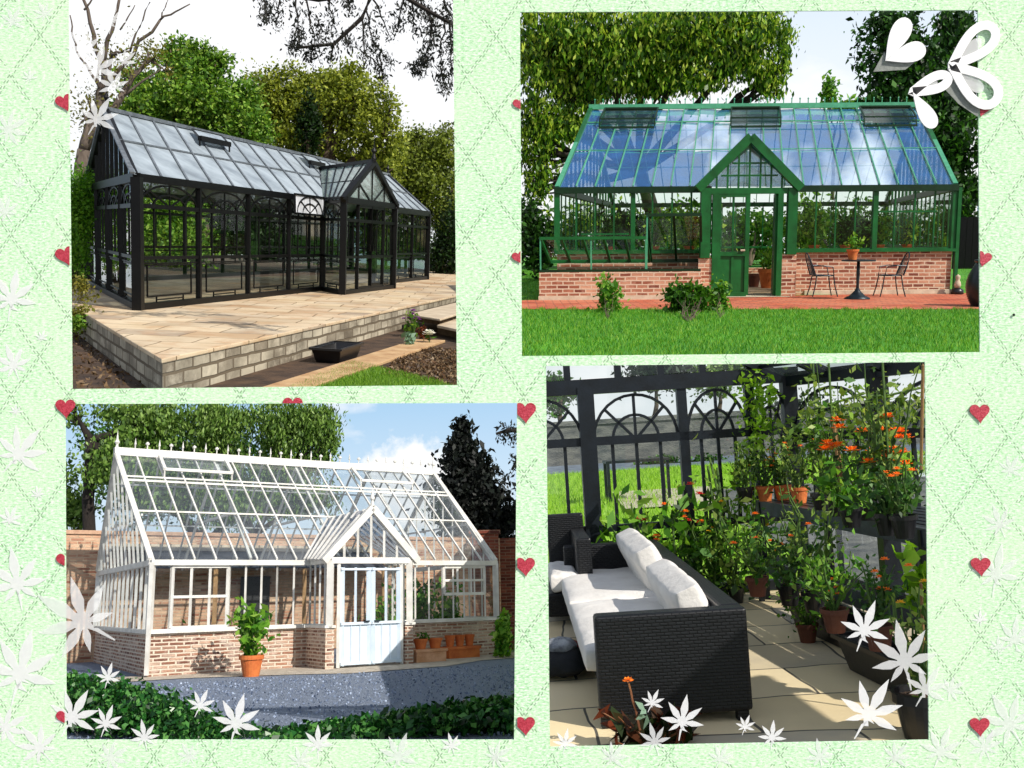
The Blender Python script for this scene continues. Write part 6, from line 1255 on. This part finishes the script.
for i, (x, y, r_, ro, m, lb) in enumerate(LEAVES): sticker('paper_leaf', leafpts(x, y, r_, ro), m, lb, 'paper leaf', lift=.0002 + .00006 * (i % 7), th=.0001)
def heartpts(cx, cy, s, rot):
    P = []; c, sn = math.cos(rad(rot)), math.sin(rad(rot))
    for i in range(36):
        t = 2 * math.pi * i / 36; x = 16 * math.sin(t) ** 3; y = -(13 * math.cos(t) - 5 * math.cos(2 * t) - 2 * math.cos(3 * t) - math.cos(4 * t))
        if y > 4: y = 4 + (y - 4) * 1.15; x += (y - 4) * .12
        P.append((cx + s * (x * c - y * sn) / 16, cy + s * (x * sn + y * c) / 16))
    return P
HEARTS = [(65, 102, 9, -15, 'red glitter heart peeking out left of the bare tree'), (66, 255, 10, -15, 'red glitter heart left of the hedge beside the black greenhouse'), (66, 407, 10, 0, 'red glitter heart at the upper left corner of the white greenhouse picture'), (66, 559, 9, -15, 'red glitter heart left of the shaded garden wall'), (66, 716, 9, -15, 'red glitter heart left of the dark hedge near the bottom'),
 (293, 405, 10, 0, 'red glitter heart at the top edge above the light green tree'), (525, 411, 11, 0, 'red glitter heart between the pictures just right of the spruce'), (525, 565, 10, 0, 'red glitter heart between the pictures level with the brick pillar'), (525, 724, 10, 0, 'red glitter heart between the pictures near the bottom'),
 (520, 104, 7, -15, 'red glitter heart left of the green greenhouse treetops'), (519, 257, 7, -15, 'red glitter heart left of the cold frame'), (979, 412, 10, 0, 'uppermost red glitter heart of the lower right margin'), (980, 565, 10, 0, 'middle red glitter heart of the lower right margin'), (979, 725, 10, 0, 'lowest red glitter heart on the right margin'), (983, 258, 8, 15, 'red glitter heart above the dark urn'), (982, 108, 8, 15, 'red glitter heart below the big white winged heart')]
def cutat(P, ax, lim, sg):
    out = []
    for i in range(len(P)):
        a, b = P[i - 1], P[i]; fa, fb = sg * (a[ax] - lim), sg * (b[ax] - lim)
        if (fa >= 0) != (fb >= 0): t = fa / (fa - fb); out.append((a[0] + (b[0] - a[0]) * t, a[1] + (b[1] - a[1]) * t))
        if fb >= 0: out.append(b)
    return out
def heartcut(x, y, P):
    """hearts tucked under the pictures are trimmed along the openings"""
    if x < 70 and y not in (407,): return cutat(P, 0, 68.5 + y * .006 if y < 400 else 65.2, -1)
    if y == 405: return cutat(P, 1, 403.2, -1)
    if x == 525: return cutat(P, 0, 517.3, 1)
    if x in (519, 520): return cutat(P, 0, 520.5, -1)
    if x in (982, 983): return cutat(P, 0, 979.5, 1)
    return P
for x, y, s, ro, lb in HEARTS: sticker('glitter_heart', heartcut(x, y, heartpts(x, y, s, ro)), 'glitter_red', lb, 'heart', lift=.001)
sticker('round_bead', [(1013 + 1.4 * math.cos(a), 315 + 1.4 * math.sin(a)) for a in [i * .785 for i in range(8)]], 'black_paint', 'tiny black dot on the right margin level with the lawn', 'dot')
# white felt hearts, upper right: a solid lobe pair, two outlined ones
def ribbon(pts, w, closed=True):
    n = len(pts); out = []; inn = []
    for i in range(n):
        a = pts[i - 1]; b = pts[(i + 1) % n]; dx, dy = b[0] - a[0], b[1] - a[1]; l_ = math.hypot(dx, dy) + 1e-9; out.append((pts[i][0] - dy / l_ * w / 2, pts[i][1] + dx / l_ * w / 2)); inn.append((pts[i][0] + dy / l_ * w / 2, pts[i][1] - dx / l_ * w / 2))
    return out, inn
def petal(cx, cy, L_, Wd, ang, solid, w, name, label, lift, par=None, m='felt_white'):
    """a drop-shaped lobe from its point (cx, cy) outwards along ang"""
    a = rad(ang); d = (math.cos(a), math.sin(a)); p = (-d[1], d[0]); n = 28; pts = []
    for i in range(n):
        t = 2 * math.pi * i / n; s = (1 - math.cos(t)) / 2; q = math.sin(t) * (s ** .7); pts.append((cx + d[0] * L_ * s + p[0] * Wd / 2 * q * 1.15, cy + d[1] * L_ * s + p[1] * Wd / 2 * q * 1.15))
    me = bpy.data.meshes.new(name); o0 = BP(cx, cy, -lift); th = .0012
    if solid:
        tri = tessellate_polygon([[Vector((x, -y, 0)) for x, y in pts]]); A = [BP(x, y, -lift - th) - o0 for x, y in pts]; B_ = [BP(x, y, -lift) - o0 for x, y in pts]; F = [tuple(t) for t in tri] + [tuple(n + i for i in reversed(t)) for t in tri] + [(i, (i + 1) % n, n + (i + 1) % n, n + i) for i in range(n)]; V = A + B_
    else:
        o_, i_ = ribbon(pts, w); V = [BP(x, y, -lift - th) - o0 for x, y in o_] + [BP(x, y, -lift - th) - o0 for x, y in i_] + [BP(x, y, -lift) - o0 for x, y in o_] + [BP(x, y, -lift) - o0 for x, y in i_]; F = []
        for i in range(n): j = (i + 1) % n; F += [(i, j, n + j, n + i), (2 * n + i, 3 * n + i, 3 * n + j, 2 * n + j), (i, 2 * n + i, 2 * n + j, j), (n + i, n + j, 3 * n + j, 3 * n + i)]
    me.from_pydata(V, [], F); me.update(); me.materials.append(MATS[m]); o = link(bpy.data.objects.new(name, me)); o['bx'] = 0
    if par: o.parent = par; o.location = o0 - par.location
    else: o.location = o0
    return o
for (name, lb, cx, cy, parts_) in (
    ('felt_heart', 'solid white felt heart over the dark tree at the upper right', 884, 62, ((48, 24, -62, 1), (42, 24, -18, 1))),
    ('felt_heart', 'large white outlined felt heart straddling the right edge of the green greenhouse picture', 950, 67, ((56, 28, -42, 0), (56, 32, 38, 0))),
    ('felt_heart', 'smaller white outlined felt heart over the right end of the green roof', 911, 93, ((38, 15, -22, 0), (42, 20, 58, 1)))):
    e = link(bpy.data.objects.new(name, None)); e.location = BP(cx, cy, -.001); tag(e, lb, 'heart')
    for k, (l_, w_, an, so_) in enumerate(parts_):
        petal(cx, cy, l_ , w_, an, bool(so_), 9, 'lobe', lb, .0022 + k * .0003, e)
        if not so_: petal(cx, cy, l_ * .72, w_ * .5, an, True, 4, 'inlay', lb, .0015 + k * .0001, e, 'vellum_soft')
sticker('painted_shadow', [(873, 72), (884, 52), (886, 60), (915, 62), (905, 70)], 'shadow_grey', 'sheer grey painted drop shadow under the solid white heart', 'painted shadow', lift=.0006)  # drop shadows of the white hearts, painted as flat grey sheets
sticker('painted_shadow', [(941, 76), (948, 70), (962, 86), (980, 104), (977, 117), (958, 104), (945, 90)], 'shadow_grey', 'sheer grey painted drop shadow under the large outlined heart', 'painted shadow', lift=.0006)
